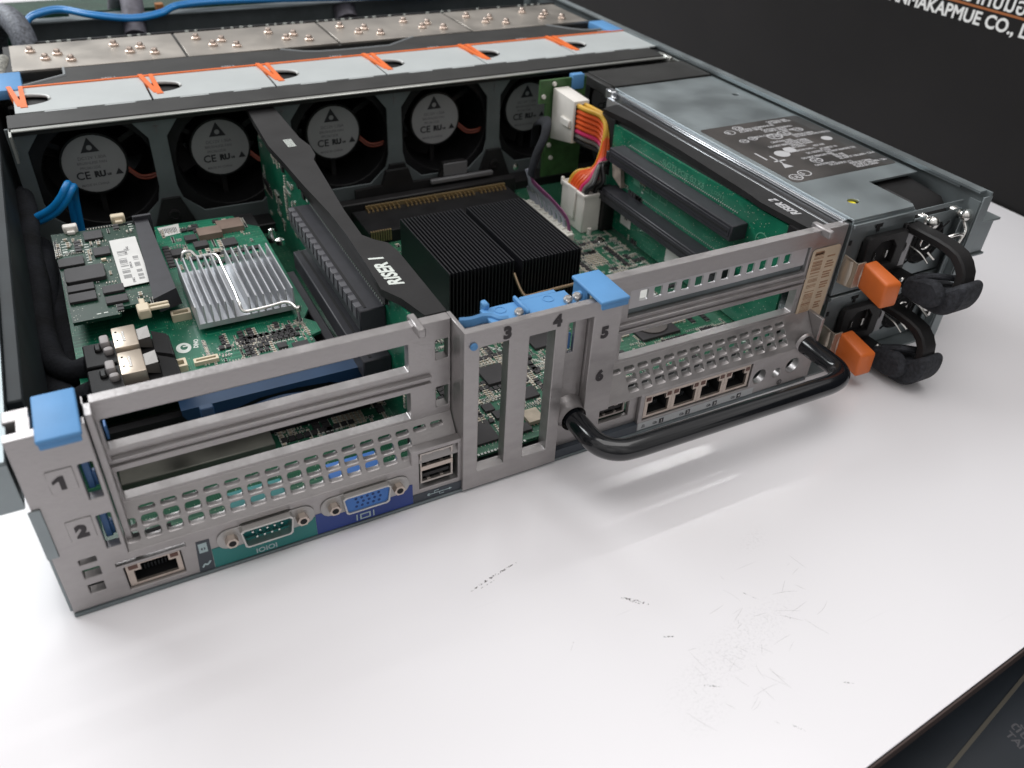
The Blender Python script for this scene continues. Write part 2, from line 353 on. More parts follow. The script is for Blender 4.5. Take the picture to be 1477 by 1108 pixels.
MB().box(0, 1960, -.8, 0, -6, -.5, 0, .2, T(-1300, -293.3, 0) @ Rz(4.855)).build('edge_band', mat('brown_edge', (.06, .04, .035), .6), tb)
def scuff_mat():
    m = mat('scuff', (.16, .15, .15), .8); N = m.node_tree.nodes; L = m.node_tree.links; b = N['Principled BSDF']
    tc = N.new('ShaderNodeTexCoord'); n = N.new('ShaderNodeTexNoise'); n.inputs['Scale'].default_value = 1100; n.inputs['Detail'].default_value = 4
    L.new(tc.outputs['Object'], n.inputs['Vector']); r = N.new('ShaderNodeMapRange'); r.inputs[1].default_value = .5; r.inputs[2].default_value = .66; r.inputs[4].default_value = .75
    L.new(n.outputs['Fac'], r.inputs[0]); L.new(r.outputs[0], b.inputs['Alpha']); return m
SCUFF = scuff_mat()
for pts, w in (([(130, -49.6), (137, -47.5), (144, -46), (151.5, -44.5)], .9), ([(133, -50), (140, -48.6)], .5), ([(179, -76), (183, -80), (186.5, -83)], 1.8), ([(183, -97), (187, -99)], 1.3),
               ([(184, -119), (189, -122)], 1.6), ([(229, -109), (231, -112)], .7), ([(201, -143.5), (203.5, -147)], .6), ([(228, -139), (231, -141)], .8), ([(150, -88), (153, -85)], .6), ([(222, -94), (225, -99)], .5)):
    mb = MB()
    q = [Vector((x, y)) for x, y in pts]; A = []; B = []
    for i, p in enumerate(q):
        d = (q[min(i+1, len(q)-1)]-q[max(i-1, 0)]).normalized(); nn = Vector((-d.y, d.x)); e = w*(.35 if i in (0, len(q)-1) else 1)
        A.append(p+nn*e*.5); B.append(p-nn*e*.5)
    mb.poly([tuple(v) for v in A+B[::-1]], .02, .04); mb.build('scuff_mark', SCUFF, tb)
r3 = random.Random(12)
SCR = mat('fine_scratch', (.34, .33, .33), .7)
for i in range(46):
    k = r3.random(); cx = 178+k*68+r3.gauss(0, 7); cy = -128+k*34+r3.gauss(0, 9); a = r3.choice((-.9, -1.1, -1.3, .5, .2))+r3.gauss(0, .25); L_ = r3.uniform(1.5, 11); w = r3.uniform(.03, .085); c_ = r3.gauss(0, .12)
    n_ = 6; A = []; B = []
    for j in range(n_+1):
        t = j/n_-.5; x = cx+math.cos(a+c_*t)*L_*t; y = cy+math.sin(a+c_*t)*L_*t; e = w*(1-abs(2*t))**.5*.5+.008
        A.append((x-math.sin(a)*e, y+math.cos(a)*e)); B.append((x+math.sin(a)*e, y-math.cos(a)*e))
    MB().poly(A+B[::-1], .01, .02).build('scratch', SCR, tb)
BOARD = mat('black_printed_board', (.009, .008, .008), .6, 0, 6, .3, spec=.25)
bb = thing('banner_board', 'tall black printed board with white company lettering standing at the table edge', 'banner', (636, 300, 0))
MB().box(633, 638, -500, 1700, -400, 330).build('panel', BOARD, bb)
SM = lambda y, z: axes((632.8, y, z), (0, -1, 0), (0, 0, 1))
MB().text('TANMAKAPMUE CO., LTD.', 12.3, SM(262, 109.2), 0, .15, .3).build('lettering', mat('white_print', (.80, .80, .78), .5), bb)
MB().text('ตันมากับมือ จำกัด', 15, SM(211, 122.3), 0, .15, .2).build('lettering', bpy.data.materials['white_print'], bb)
MB().box(632.7, 632.95, -60, 420, 119.6, 121.1).build('stripe', mat('orange_stripe', (.36, .12, .035), .5), bb)
lb = thing('floor_board', 'dark board with faint lettering lying below the front edge of the table', 'board', (300, -300, -44))
LBM = T(267, -168, -40) @ Rz(12)
MB(LBM).box(-400, 700, -400, 60, -4, 0).build('panel', mat('dark_slate_board', (.020, .026, .034), .35, 0, 12, .35), lb)
MB(LBM).box(-400, 700, -.7, .7, .02, .5).build('trim', mat('olive_trim', (.11, .10, .08), .6), lb)
g = mat('faint_grey_print', (.10, .10, .11), .6)
MB(LBM @ T(30, -6.5, .05) @ Rz(-102)).text('TANMAKAPMUE CO., LTD.', 4.6, T(0, 0, 0), 0, .03, .1).build('lettering', g, lb)
MB(LBM @ T(35, -6.0, .05) @ Rz(-102)).text('ตันมากับมือ จำกัด', 6, T(0, 0, 0), 0, .03, .1).build('lettering', g, lb)
# ------------------------------------------------------------------ server chassis
ch = thing('server_chassis', 'open two-unit rack server case of grey steel with cast rear panel and no lid', 'server case')
mb = MB(); mb.box(.3, 437, .5, 720, .2, 1.4); mb.build('base_pan', STEEL, ch)
MB().box(.3, 341, -.9, .4, .2, 1.6, 0, .2).build('bottom_lip', STEELD, ch)
mb = MB(); mb.box(0, 1.2, 3, 430, 1.45, 79); mb.box(0, 1.2, 430, 720, 1.45, 86); mb.box(-.8, .0, 2, 60, 1, 29.5)
mb.box(-.6, 3, -.7, 0, 30, 52, 0, .2); mb.box(-14, -.9, 1.5, 120, 52, 72, 0, .4); mb.box(-14, -.9, 1.2, 1.5, 53, 71)
mb.build('side_wall', STEEL, ch)
MB().box(1.4, 6.5, 24, 425, 1.6, 77.5, 0, .6).build('wall_darkening_sheet', mat('darkening_sheet', (.012, .017, .020), .6, 0, 30, .4, spec=.3), ch)  # added near-black sheet that darkens the inner face of the left wall
mb = MB(); mb.box(435.8, 437, 0, 720, 1.45, 86); mb.box(431.5, 435.8, 3, 720, 84.8, 86); mb.box(430.5, 437.1, -.8, .0, 1, 84.5, 0, .3)
mb.box(426, 429.4, 4.0, 5.0, 1.5, 76, 0, .2); mb.box(429.6, 430.4, .0, 6, 1.5, 82)
mb.box(437.4, 453, 3, 90, 49, 67, 0, .3); mb.box(437.3, 455.5, 1.6, 90, 67.2, 68.4, 0, .2); mb.box(438, 453.6, 1.6, 90, 47.6, 48.8, 0, .2); mb.box(438.5, 441.5, 2.4, 3.2, 56, 66)
mb.box(432.3, 434.6, 15, 300, 83.3, 84.7); mb.build('side_wall', STEEL, ch)
# rear panel: one casting
mb = MB()
win = [rr(16.9, 21.3, 50, 65.2, .5), rr(16.9, 21.3, 27, 42.6, .5)]
vl = [rr(7.3, 12.8, 22.8, 25.4, .5), rr(7.3, 12.8, 16.0, 20.3, .5), rr(7.3, 12.4, 8.4, 12.8, .5)]
ports = [rr(19.4, 38.6, 4.2, 15.8, .5), rect(17.5, 40.5, 17.0, 18.9), rr(59.3, 79, 9.4, 19.6, 1.8), rr(98.4, 116.8, 9.4, 19.2, 1.8), rect(130.2, 147.2, 8.2, 27.2)]
ports += [circ(55.7, 14.4, 3.1), circ(82.3, 14.2, 3.1), circ(94.4, 14.2, 2.8), circ(120.9, 14.0, 2.8)]
mb.plate([[(.4, 1.7), (149, 1.7), (149, 29), (127, 29), (127, 22.4), (22.6, 22.4), (22.6, 80), (.4, 80)]] + win + vl + ports, 0, 4, 0, XZ(4), .25)
def vents(M, x0, ncol, skip, xmin=0, w=5.4):
    h = []
    for c in range(ncol):
        for r_, (s0, s1) in enumerate(((10.3, 12.0), (6.2, 9.1), (2.5, 5.3))):
            if (c, r_) in skip: continue
            h.append(rr(x0+7.3*c, x0+7.3*c+w, s0, s1, .8, 2))
    return h
ang = math.degrees(math.atan2(14, 10))
SLP = Matrix(((1, 0, 0, 0), (0, 10/14, -1, 0.1), (0, 1, 0, 22), (0, 0, 0, 1)))          # sloped vent strip
sk = {(c, 2) for c in range(14, 17)} | {(14, 1), (15, 1)}
mb.plate([rect(22.7, 148.4, 0, 14.2)] + [rr(23.3, 27.4, 6.2, 9.1, .8, 2), rr(23.3, 27.4, 2.5, 5.3, .8, 2)] + vents(SLP, 29.2, 16, sk), -2.4, 0, 0, SLP, .2)
sk = {(0, 1), (0, 2)}
mb.plate([rect(219, 341, 0, 14.2)] + vents(SLP, 224, 14, sk), -3.8, 0, 0, SLP, .2)
mb.plate([rect(22.7, 148.4, 35.9, 80), rr(26, 131.4, 60, 72.5, .6), rr(26, 131.6, 37.3, 50, .6), rr(142.2, 147.6, 62.5, 71.5, .5), rr(142.2, 147.6, 39.5, 49.5, .5)], 0, 4.6, 0, XZ(14.8), .2)
mb.plate([rect(218.2, 352, 35.9, 80), rr(230.6, 331, 58.8, 72.2, .6), rr(229, 329.5, 37.3, 50.2, .6), [(220, 57), (222, 57), (224.5, 43), (219.6, 43)], [(224.6, 36.6), (219.4, 36.6), (220.5, 39.6)]], 0, 4.6, 0, XZ(14.8), .2)
for x0, x1 in ((26, 140), (226, 332)):
    mb.box(x0, x1, 8.6, 10.4, 55.6, 56.8, 0, .3); mb.box(x0-1, x1, 9.2, 10.4, 52.2, 53.3, 0, .3)
mb.box(22.8, 25.2, 3.8, 14.9, 22, 80, 0, .3); mb.box(.5, 8, 10, 16, 70, 79.9, 0, .3); mb.box(4, 8.2, 3.8, 11, 70, 79.85, 0, .3)
mb.box(133.6, 136.6, 5, 17, 77.6, 81.4, 0, .5); mb.box(334.5, 337.5, 5, 17, 77.6, 81.4, 0, .5)
# raised middle block
mb.plate([[(148.6, 1.4), (193, 1.4), (193, 73), (205, 73), (205, 22.4), (218, 22.4), (218, 80), (148.6, 80)],
          rr(155, 167.3, 10.2, 72.2, .4), rr(176, 187.6, 10.2, 71.6, .4)], 0, 3.2, 0, XZ(1.4), .25)
mb.plate([rect(193.1, 204.9, 20, 74), rr(196.6, 199.4, 55, 71.5, .3)], 0, 2, 0, XZ(4.8), .2)
mb.box(148.7, 150.4, 1.3, 15, 4, 79.9, 0, .2); mb.box(216.2, 217.9, 1.3, 15, 22.4, 79.9, 0, .2); mb.box(191.3, 193.0, 1.3, 8, 2, 73, 0, .2)
mb.box(187.8, 189.6, 1.3, 5, 8, 76, 0, .2); mb.box(167.5, 169.2, 1.3, 4, 8, 76, 0, .2)
mb.box(150.5, 193, 1.3, 4.4, 1.6, 9.4, 0, .2); mb.box(205, 206.5, 1.3, 6, 22, 76, 0, .2)
mb.lathe([(8.2, 0), (7.6, 1.5), (6.2, 4.5), (6.0, 7)], 28, 0, T(199, 3.0, 25) @ Rx(90))
# lower right
mb.plate([[(193.2, 6), (237, 6), (237, 22.3), (193.2, 22.3)], rect(216.6, 232.4, 11.2, 19.6)], 0, 2.5, 0, XZ(4.6), .2)
mb.plate([rect(237.1, 341, 1.7, 22.4), rect(239.5, 302.3, 7.0, 20.9), circ(308.4, 11.4, 4.1), circ(319.6, 10.6, 2.7), circ(329.3, 12.2, 4.2)], 0, 4, 0, XZ(4), .25)
mb.box(341.1, 343, .2, 14.8, 1.7, 36, 0, .2); mb.lathe([(6.0, 0), (5.6, 1), (5.0, 1.4)], 24, 0, T(334.5, 1.2, 23) @ Rx(90))
rp = mb.build('rear_panel', ZINC, ch)
# things carried by the rear panel
mb = MB(XZ(-.05))
mb.poly([(42.9, 1.8), (48.3, 1.8), (48.6, 17.2), (43.9, 17.4)], 0, .12, 0); mb.build('label_strip', SLATE, rp)
mb = MB(XZ(-.05)); mb.poly([(48.5, 1.8), (87.2, 1.8), (87.2, 11.6), (48.6, 11.6)], 0, .12); mb.build('label_strip', TEAL, rp)
mb = MB(XZ(-.05)); mb.poly([(87.3, 1.8), (127.1, 1.8), (127.1, 12.4), (87.3, 12.4)], 0, .12); mb.build('label_strip', COBALT, rp)
mb = MB(XZ(-.05)); mb.poly([(127.2, 1.8), (148.5, 1.8), (148.5, 6.2), (127.2, 6.2)], 0, .12); mb.build('label_strip', SLATE, rp)
MB(XZ(-.3)).poly([(193.2, .8), (237, .8), (237, 6), (193.2, 6)], -3, .1).build('label_strip', SLATE, rp)
MB(XZ(-.05)).poly(rect(237.6, 306, 1.9, 5.9), 0, .1).build('label_strip', mat('pale_label', (.42, .44, .45), .45), rp)
PRINT = mat('pale_print', (.38, .48, .50), .5)
mb = MB(XZ(-.25)); mb.text('IOIOI', 3.4, T(63.6, 2.5, 0), 0, .03, .07); mb.build('serial_mark', PRINT, rp)
mb = MB(XZ(-.25))
mb.plate([rect(104.6, 109.0, 2.6, 5.6), rect(105.2, 108.4, 3.2, 5.0)], 0, .04); mb.box(103.1, 103.6, 2.5, 5.7, 0, .05); mb.box(110, 110.5, 2.5, 5.7, 0, .05)
mb.build('monitor_mark', PRINT, rp)
mb = MB(XZ(-.25)); mb.box(134, 143, 3.9, 4.25, 0, .05); mb.poly(circ(134, 4.07, .7, 10), 0, .05); mb.poly([(143, 3.4), (144.4, 4.07), (143, 4.8)], 0, .05)
mb.box(136.4, 136.7, 4.2, 5.4, 0, .05); mb.box(136.4, 138.4, 5.2, 5.5, 0, .05); mb.box(138.6, 138.9, 2.7, 4, 0, .05); mb.box(138.6, 140.8, 2.7, 3, 0, .05)
mb.build('usb_mark', PRINT, rp)
mb = MB(XZ(-.25)); mb.plate([rect(44.4, 47.4, 11.5, 16.2), circ(45.9, 13.4, .8, 10)], 0, .04); mb.box(45.7, 46.2, 11.8, 14.8, .05, .08)
mb.build('service_mark', PRINT, rp)
MB(XZ(-.25)).tube([(44.4, 4.2, 0), (45.2, 5.4, 0), (46.2, 5.0, 0), (47.4, 6.4, 0)], .35, 6).build('wrench_mark', PRINT, rp)
for i, x in enumerate((247.2, 262.5, 278.6, 293.4)):
    mb = MB(XZ(-.2)); mb.text('Gb', 2.1, T(x-1.2, 2.9, 0), 0, .02, .06); mb.poly(rect(x+2.4, x+5.0, 2.3, 5.1), 0, .03); mb.text(str(i+1), 2.4, T(x+3.2, 2.85, .06), 1, .02, .02); mb.build('port_mark', [INK, PAPER], rp)
mb = MB(XZ(-.2)); mb.plate([circ(323, 3.9, 1.5, 18), circ(323, 3.9, 1.1, 18)], 0, .03); mb.text('i', 2.4, T(322.6, 3.1, 0), 0, .02, .08); mb.build('service_mark', INK, rp)
mb = MB(XZ(-.2)); mb.text('品', 2.2, T(239.6, 2.9, 0), 0, .02); mb.build('network_mark', INK, rp)
NP = mat('number_paint', (.035, .03, .033), .6)
for t_, x, z, h in (('1', 9.8, 58.9, 6.6), ('2', 10.0, 37.0, 6.8)):
    mb = MB(XZ(0)); mb.box(x-2.2, x+5.6, z-2.6, z+6.6, -.05, .35, 1, .15); mb.text(t_, h, T(x, z-1, .45), 0, .06, .5)
    if t_ == '1': mb.poly([(10.9, 62.9), (8.7, 61.4), (8.7, 60.2), (10.9, 61.4)], .41, .54)
    mb.build('slot_number', [NP, ZINC], rp)
for t_, x, z in (('3', 164.6, 73.6), ('4', 186.2, 73.3), ('5', 209.0, 62.0), ('6', 209.2, 40.3)):
    MB(XZ(-1.8)).text(t_, 7, T(x, z, .15), 0, .06, .42).build('slot_number', NP, rp)
# asset barcode label
mb = MB(XZ(9.9)); mb.plate([rr(332.6, 350.4, 30, 70.5, 1.8)], 0, .12, 0)
for i in range(46):
    z = 33+i*.78
    if R.random() < .72: mb.box(334.4+R.uniform(0, .3), 340.6, z, z+R.choice((.25, .4, .6)), .13, .17, 1)
for i in range(22):
    z = 35+i*1.42; mb.box(343+R.uniform(0, .6), 348.6-R.uniform(0, 2), z, z+.8, .13, .17, 1) if i % 4 else None
mb.box(334.6, 340, 67, 69, .13, .17, 1); mb.build('barcode_label', [PAPERT, PAPERI], rp)
# slot five blanking cover
mb = MB(XZ(12.6)); mb.plate([rr(230.7, 332.2, 57.2, 72.8, 1)] , 2.2, 2.6, 1)
holes = [rr(236.4+7.3*i, 240.6+7.3*i, 65.4, 70.4, .5) for i in range(12)]
mb = MB(XZ(12.6)); mb.plate([rr(231, 330.5, 62.4, 71.8, .8)] + holes, 0, 1.2, 0, None, .15); mb.box(231.2, 330.5, 59.2, 62.3, -2, 0, 1)
mb.build('blanking_cover', [mat('cover_steel', (.50, .49, .50), .42, .6, 60, .08), STEELD], ch, label='perforated steel blanking cover with twelve square holes')
# carrying handle
mb = MB(); mb.tube([(199, 0, 25), (199, -9, 25), (199, -18, 25), (200.5, -24, 25), (205, -28.2, 24.9), (212, -29.6, 24.7), (230, -29.8, 24.5), (270, -29.8, 24.0), (310, -29.8, 23.4),
    (323, -29.4, 23.2), (330, -27, 23.1), (333.8, -22, 23.0), (334.6, -15, 23), (334.6, -7, 23), (334.6, 1, 23)], 4.7, 20, 0, 5)
mb.build('carrying_handle', BLACKG, ch)
# blue latches
def latch(x0, x1, y0, y1, lab):
    mb = MB(); mb.box(x0, x1, y0, y1, 80.6, 82.4, 0, .7, None, 3); mb.box(x0+.6, x0+2.2, 5, y1-1, 66, 80.8, 0, .3); mb.box(x0+.5, x1-.5, y0+.2, y0+1.6, 78.6, 81, 0, .4, None, 2)
    return mb.build('release_latch', BLUE, ch, label=lab)
latch(9.2, 21.8, -6.6, 17.6, 'square sky blue release latch at the left end of the rear panel')
latch(204.2, 217.3, -6.8, 16.6, 'sky blue release latch right of the middle block')
SB = mat('latch_bar_blue', (.06, .17, .40), .4, 0, 60, .1)
for z0, z1 in ((50.3, 65), (27.3, 42.4)): MB().box(17.4, 19.6, 5, 9, z0, z1, 0, .3).box(19.5, 20.6, 6, 8, z0, z0+6, 0, .2).build('latch_bar', SB, ch)
MB().box(26.4, 27.2, 15, 19, 60.5, 66, 0, .2).build('latch_bar', SB, ch); MB().box(196.7, 199.2, 4.9, 6, 55.4, 63, 0, .2).build('latch_bar', SB, ch)
mb = MB()
mb.box(162, 199.5, 2.2, 13.5, 76.8, 78.4, 0, .3); mb.box(176.5, 178, 2.2, 14.6, 78.3, 80.6, 0, .5); mb.box(163.2, 165.6, 12, 16, 76.5, 81, 0, .6)
mb.tube([(151.6, 9.2, 77.5), (156, 8.2, 77.5), (160.5, 8.6, 77.5), (164, 7.2, 77.5), (166, 4.2, 77.5), (169, 3.2, 77.5)], 2.4, 8, 0, 5, None, (.55, 1))
mb.plate([circ(169, 10, 2.4, 16), circ(169, 10, 1.9, 16)], 78.35, 78.6); mb.plate([circ(190, 10, 2.4, 16), circ(190, 10, 1.9, 16)], 78.35, 78.6)
mb.box(199.6, 203.6, 5.6, 8.2, 77, 80.4, 0, .5); mb.box(180, 196, 13.4, 16, 76.8, 78.2, 0, .3)
mb.build('slot_lever', BLUE, ch, label='sky blue lever bar on top of the middle block')
mb = MB(); mb.lathe([(1.3, 0), (1.6, .3), (1.4, .9), (0.01, 1.1)], 14, 0, T(152.3, -1.8, 73.6) @ Rx(90)); mb.build('peg', BLUE, ch)
mb = MB()
for x, y in ((174.3, 4.6), (196.2, 5.2), (200.6, 5.8)):
    mb.lathe([(1.7, 0), (1.9, 1.4), (1.2, 2.4), (.01, 2.6)], 12, 0, T(x, y, 78.3)); mb.box(x-1.6, x-.2, y-2.6, y+.2, 78.3, 80, 0, .3)
mb.build('screw', ZINCD, ch)
mb = MB(); mb.box(152, 164, 2.4, 7.4, 74.5, 76); mb.build('lever_plate', ZINC, ch)
# divider between the boards and the power bay
mb = MB(); mb.box(350.6, 352.3, 15, 214, 1.5, 79.8, 0, .25); mb.box(350.6, 354, 13, 214, 79.8, 80.9, 0, .2)
mb.box(343.4, 345, 15, 206, 62, 79.3, 0, .2); mb.box(347, 352, 206, 214, 76.5, 82.4, 0, .5); mb.box(344.6, 346.8, 200, 205, 72, 81, 0, .4)
mb.build('divider', mat('polished_divider', (.60, .62, .65), .25, .9), ch)
# power bay cover with notch, sticker and holes
mb = MB()
mb.plate([[(353.6, 9.5), (393.6, 9.5), (395.4, 12), (395.4, 40), (431.3, 40), (431.3, 213), (353.6, 213)], circ(421, 176, 2.2, 14), circ(369.4, 25.6, 3.1, 16, 2.6)], 80.9, 82.1, 0, None, .15)
mb.box(353.7, 395, 9.4, 10.4, 76.6, 80.9, 0, .2)
cov = mb.build('power_bay_cover', STEEL, ch)
mb = MB(); mb.box(353.6, 431.3, 213.6, 246, 81.6, 83.2, 0, .3); mb.box(350, 353.6, 215, 246, 76, 82.6, 0, .6); mb.build('dark_cover_strip', DUCT, ch)
mb = MB(); mb.poly(circ(369.2, 26.2, 2.6, 14, 2.2), 80.5, 80.75); mb.build('yellow_dot', mat('yellow_plastic', (.80, .70, .03), .5), cov)
mb = MB(); mb.plate([rr(357.2, 430.4, 53, 131.5, 2.5)], 82.12, 82.2, 0)
mb.build('rating_label', LABELB, cov)
mb = MB(T(0, 0, 82.24)); r2 = random.Random(4)
for cx, cy, rad, ry in ((363, 58.5, 4, 3.6), (371, 61, 4, 3.6), (378.5, 86, 4.6, 4.2), (386.6, 89, 3.8, 3.4), (393, 108, 5, 4), (401.5, 110, 4.4, 3.6), (372, 122, 3.5, 3), (381, 126, 3.5, 3), (371, 108.5, 3, 2.5), (378.5, 110, 3, 2.6), (390, 72, 4, 3.2), (414, 112, 3.4, 3), (420, 95, 3.5, 3)):
    if r2.random() < .2: mb.poly(circ(cx, cy, rad, 18, ry), 0, .05)
    else: mb.plate([circ(cx, cy, rad, 18, ry), circ(cx, cy, rad*.82, 18, ry*.82)], 0, .05); mb.text(r2.choice(('UL', 'CE', 'VC', 'S', 'B')), rad*1.1, T(cx-rad*.6, cy-rad*.35, 0), 0, .02, .08)
lines = ['AC INPUT 100-240V~ 12A-6.5A 50/60Hz', 'DC OUTPUT +12V 90A 1100W MAX', 'CAUTION: HAZARDOUS AREA', 'DO NOT REMOVE THIS COVER', 'REV A00', 'MADE IN CHINA']
for i in range(30):
    y = 56+i*2.45; x = r2.choice((378, 392, 404, 384)); ln = r2.choice(lines)
    for q, (cx, cy) in enumerate(((386, 89), (393, 108))): pass
    mb.text(ln[:r2.randint(10, 24)], 3.0, T(x, y, 0), 0, .02, .07, 'LEFT', .72)
mb.box(363.8, 365, 82, 92, 0, .05); mb.box(366.5, 374, 78, 79.4, 0, .05, 0, 0); mb.box(369, 370, 76, 86, 0, .05); mb.poly([(366, 70), (369, 76), (372, 70)], 0, .05)
mb.build('label_print', GREYT, cov)
# exposed corner of the power bay
mb = MB(); mb.box(397, 428.6, 12, 43.6, 60, 71, 0, 1.2, None, 2); mb.hexa([(400, 14, 71), (428, 14, 71), (428, 43, 71), (400, 43, 71), (408, 22, 77), (428, 20, 77), (428, 43, 79), (404, 43, 79)])
mb.build('bay_duct', BLACKS, ch)
mb = MB()
mb.box(395.6, 430, 7.9, 8.8, 70, 75.5, 0, .2)
for x, z in ((405, 73.4), (429, 73.0)):
    mb.lathe([(2.3, -8), (2.3, -3), (1.5, -3), (1.5, -1), (3.1, -1), (3.3, .4), (2.9, 1.8), (1.4, 2.9), (.01, 3.1)], 18, 1, T(x, 4.5, z) @ Rx(90))
mb.build('bay_screws', [STEEL, BRIGHT], ch)
# ------------------------------------------------------------------ power supplies
def make_psu(z0, lab, strapdx):
    t = thing('power_supply', lab, 'power supply', (393, 100, z0), 'power supplies stacked in the right bay')
    mb = MB(T(0, 0, z0))
    mb.plate([[(353, .3), (429.2, .3), (429.2, 28.6), (396, 32.4), (396, 38.6), (353, 38.6)], rect(363, 425.5, 6, 28.4)], 0, 1, 0, XZ(9.8), .1)
    mb.poly([(353, 10), (395.6, 10), (395.6, 44), (429.2, 44), (429.2, 205), (353, 205)], 18, 38.6); mb.box(353, 429.2, 10.1, 204.9, .3, 17.9); mb.box(395.7, 429, 12, 44, 18, 20, 1); mb.box(353.4, 429, 7.8, 9, 36.6, 38.9, 0, .3)
    mb.box(369, 373.5, 8.3, 8.6, 34.4, 36.4, 1); mb.box(370.4, 372, 8.2, 8.6, 32.2, 34.4, 1); mb.box(354, 355.2, 8.2, 8.7, 28, 30.5, 1)
    mb.build('case', [STEEL, VOID], t)
    mb = MB(T(0, 0, z0)); mb.plate([rr(363.5, 391, 10, 31, 2), [(369, 14), (385, 14), (385, 23), (381, 27.5), (373, 27.5), (369, 23)]], 0, 3.4, 0, XZ(8.6), .3)
    mb.box(366, 388, 8.6, 9.6, 12, 30, 1)
    for x in (373, 381): mb.box(x-.5, x+.5, 6.6, 9, 17, 21, 2)
    mb.build('power_inlet', [BLACKS, VOID, BRIGHT], t)
    mb = MB(T(0, 0, z0)); mb.plate([rect(391.3, 425.4, 6.2, 33.2), circ(410, 19.5, 12.6, 26)], 0, .8, 0, XZ(9.0), .1)
    mb.box(392, 425, 9.2, 9.7, 7, 28, 1)
    for rr_ in (4, 7.5, 11): mb.tube([(410+rr_*math.cos(a*.5236), 7.4, 19.5+rr_*math.sin(a*.5236)) for a in range(13)], .45, 6, 1 if rr_ > 5 else 2, 3)
    mb.tube([(398, 7, 10), (410, 6.8, 19.5), (422, 7, 29)], .5, 6, 1, 2)
    mb.build('fan_grille', [STEEL, VOID, BRIGHT], t)
    MB(T(0, 0, z0)).plate([[(391.6, 10), (396.4, 10), (396.4, 31), (391.6, 31), (391.6, 24), (393.6, 22.6), (394.2, 20.5), (393.6, 18.4), (391.6, 17)]], 0, 1, 0, XZ(7.4)).build('lock_plate', mat('pale_lock_plate', (.42, .42, .43), .45, .5), t)
    # handle loop standing out of the face
    mb = MB(T(0, 0, z0)); P = [(12, 33), (0, 33), (-10, 33), (-17, 32.4), (-22.5, 31), (-26.5, 28), (-29.4, 24), (-30.6, 18.6), (-30, 12), (-27.4, 7.4), (-22, 4.5), (-10, 3.2), (12, 3)]
    n = len(P); x0, x1 = 388.6+strapdx, 397.4+strapdx
    inner = [(12, 28.6), (0, 28.6), (-9, 28.6), (-15, 28.2), (-19.4, 26.8), (-22.6, 24.4), (-24.8, 21.4), (-25.4, 17.4), (-25, 13), (-23, 10), (-19.2, 8.2), (-9, 7), (12, 6.8)]
    loop = P+inner[::-1]
    mb.plate([loop], x0, x1, 0, axes((0, 0, 0), (0, 1, 0), (0, 0, 1)), .9)
    mb.box(x0-1, x1-1, 7, 9.2, 1.5, 33, 0, .3)
    mb.build('handle', BLACKS, t)
    # hook and loop strap wound round the handle
    mb = MB(T(strapdx, 0, z0)); YZ = axes((0, 0, 0), (0, 1, 0), (0, 0, 1))
    mb.plate([soft([(-7, 1.2), (-16, -.6), (-25, 0), (-31, 4), (-34.2, 11), (-34, 18.4), (-30.6, 19.6), (-25, 14.5), (-17, 11.6), (-8, 10.6)])], 385.8, 400.5, 0, YZ, 1.6)
    mb.plate([soft([(-5, 3), (-12, 1.4), (-20, 2.2), (-25.5, 6), (-26, 12), (-21, 16.4), (-13, 15), (-6, 11.5)])], 381.8, 387.6, 0, YZ, 1.9)
    mb.tube([(386, -9, 13), (390, -16, 15.8), (396, -22, 16.4)], 2.6, 10, 0, 4, None, (1, .5)); mb.tube([(384, -11, 14), (387, -19, 18), (393, -22, 17)], 1.4, 8, 0, 4)
    mb.build('strap', STRAP, t)
    # wire cord retainer
    mb = MB(T(0, 0, z0)); mb.tube([(390, 2, 24), (390, -5, 23), (390.5, -10, 20)], .5, 6); mb.tube([(390.5, -8, 25), (391, -12, 23)], .6, 6); mb.box(384.5, 387, -4.5, -2, 7.4, 10, 0, .6); mb.build('wire_clip', BRIGHT, t)
    # orange latch with its steel spring leaf
    mb = MB(T(0, 0, z0)); mb.hexa([(357.6, 0, 9), (357, -16.5, 5.5), (367.4, -17, 5.5), (365.6, 0, 9), (357.2, 0, 22.6), (356.4, -16.5, 19), (366.8, -17, 18.4), (365.6, 0, 22.8)])
    bmesh.ops.bevel(mb.bm, geom=list(mb.bm.edges), offset=1.5, segments=3, affect='EDGES', profile=.5)
    la = mb.build('release_latch', ORANGE, t)
    mb = MB(T(0, 0, z0)); mb.tube([(353.6, 9, 16), (352.6, 5, 16), (353.6, 2, 16), (358, -.6, 16)], 6.4, 4, 0, 5, None, (.07, 1))
    mb.poly([(8.4, 8.5), (3.5, 9), (.5, 9.5), (-.5, 16), (.5, 22.6), (3.5, 23), (8.4, 23.4)], 353.2, 353.9, 0, axes((0, 0, 0), (0, 1, 0), (0, 0, 1)))
    mb.box(353.4, 359, -.4, .3, 9.6, 22.6, 0, .1); mb.build('spring_leaf', mat('leaf_steel', (.52, .46, .39), .38, .75, 80, .1), t)
    return t
make_psu(41.2, 'upper of two stacked power supplies with orange latch and black strapped handle', 2)
make_psu(1.6, 'lower of two stacked power supplies, its orange latch just above the table', -5)
mb = MB(); mb.tube([(411, 7, 61), (410, 2, 63), (413, -1, 66.5), (419, -2, 67.5), (424, -1, 65.5), (425, 3, 62)], .8, 8, 0, 6); mb.tube([(429, 4, 70), (428.6, 1, 66), (424, -1, 62), (418, -3, 57)], .8, 8, 0, 6)
tag(mb.build('wire_clip', BRIGHT, None, (418, 2, 60)), 'bent bright wire clip hanging under the two silver screws above the power supplies', 'clip')
mb = MB(); mb.tube([(395, -7, 38), (402, -10, 33), (410, -8, 30)], .9, 8); mb.tube([(399, -6, 36), (402, -13, 30)], .7, 8); mb.box(409, 411, -9, -7, 26, 31, 0, .3)
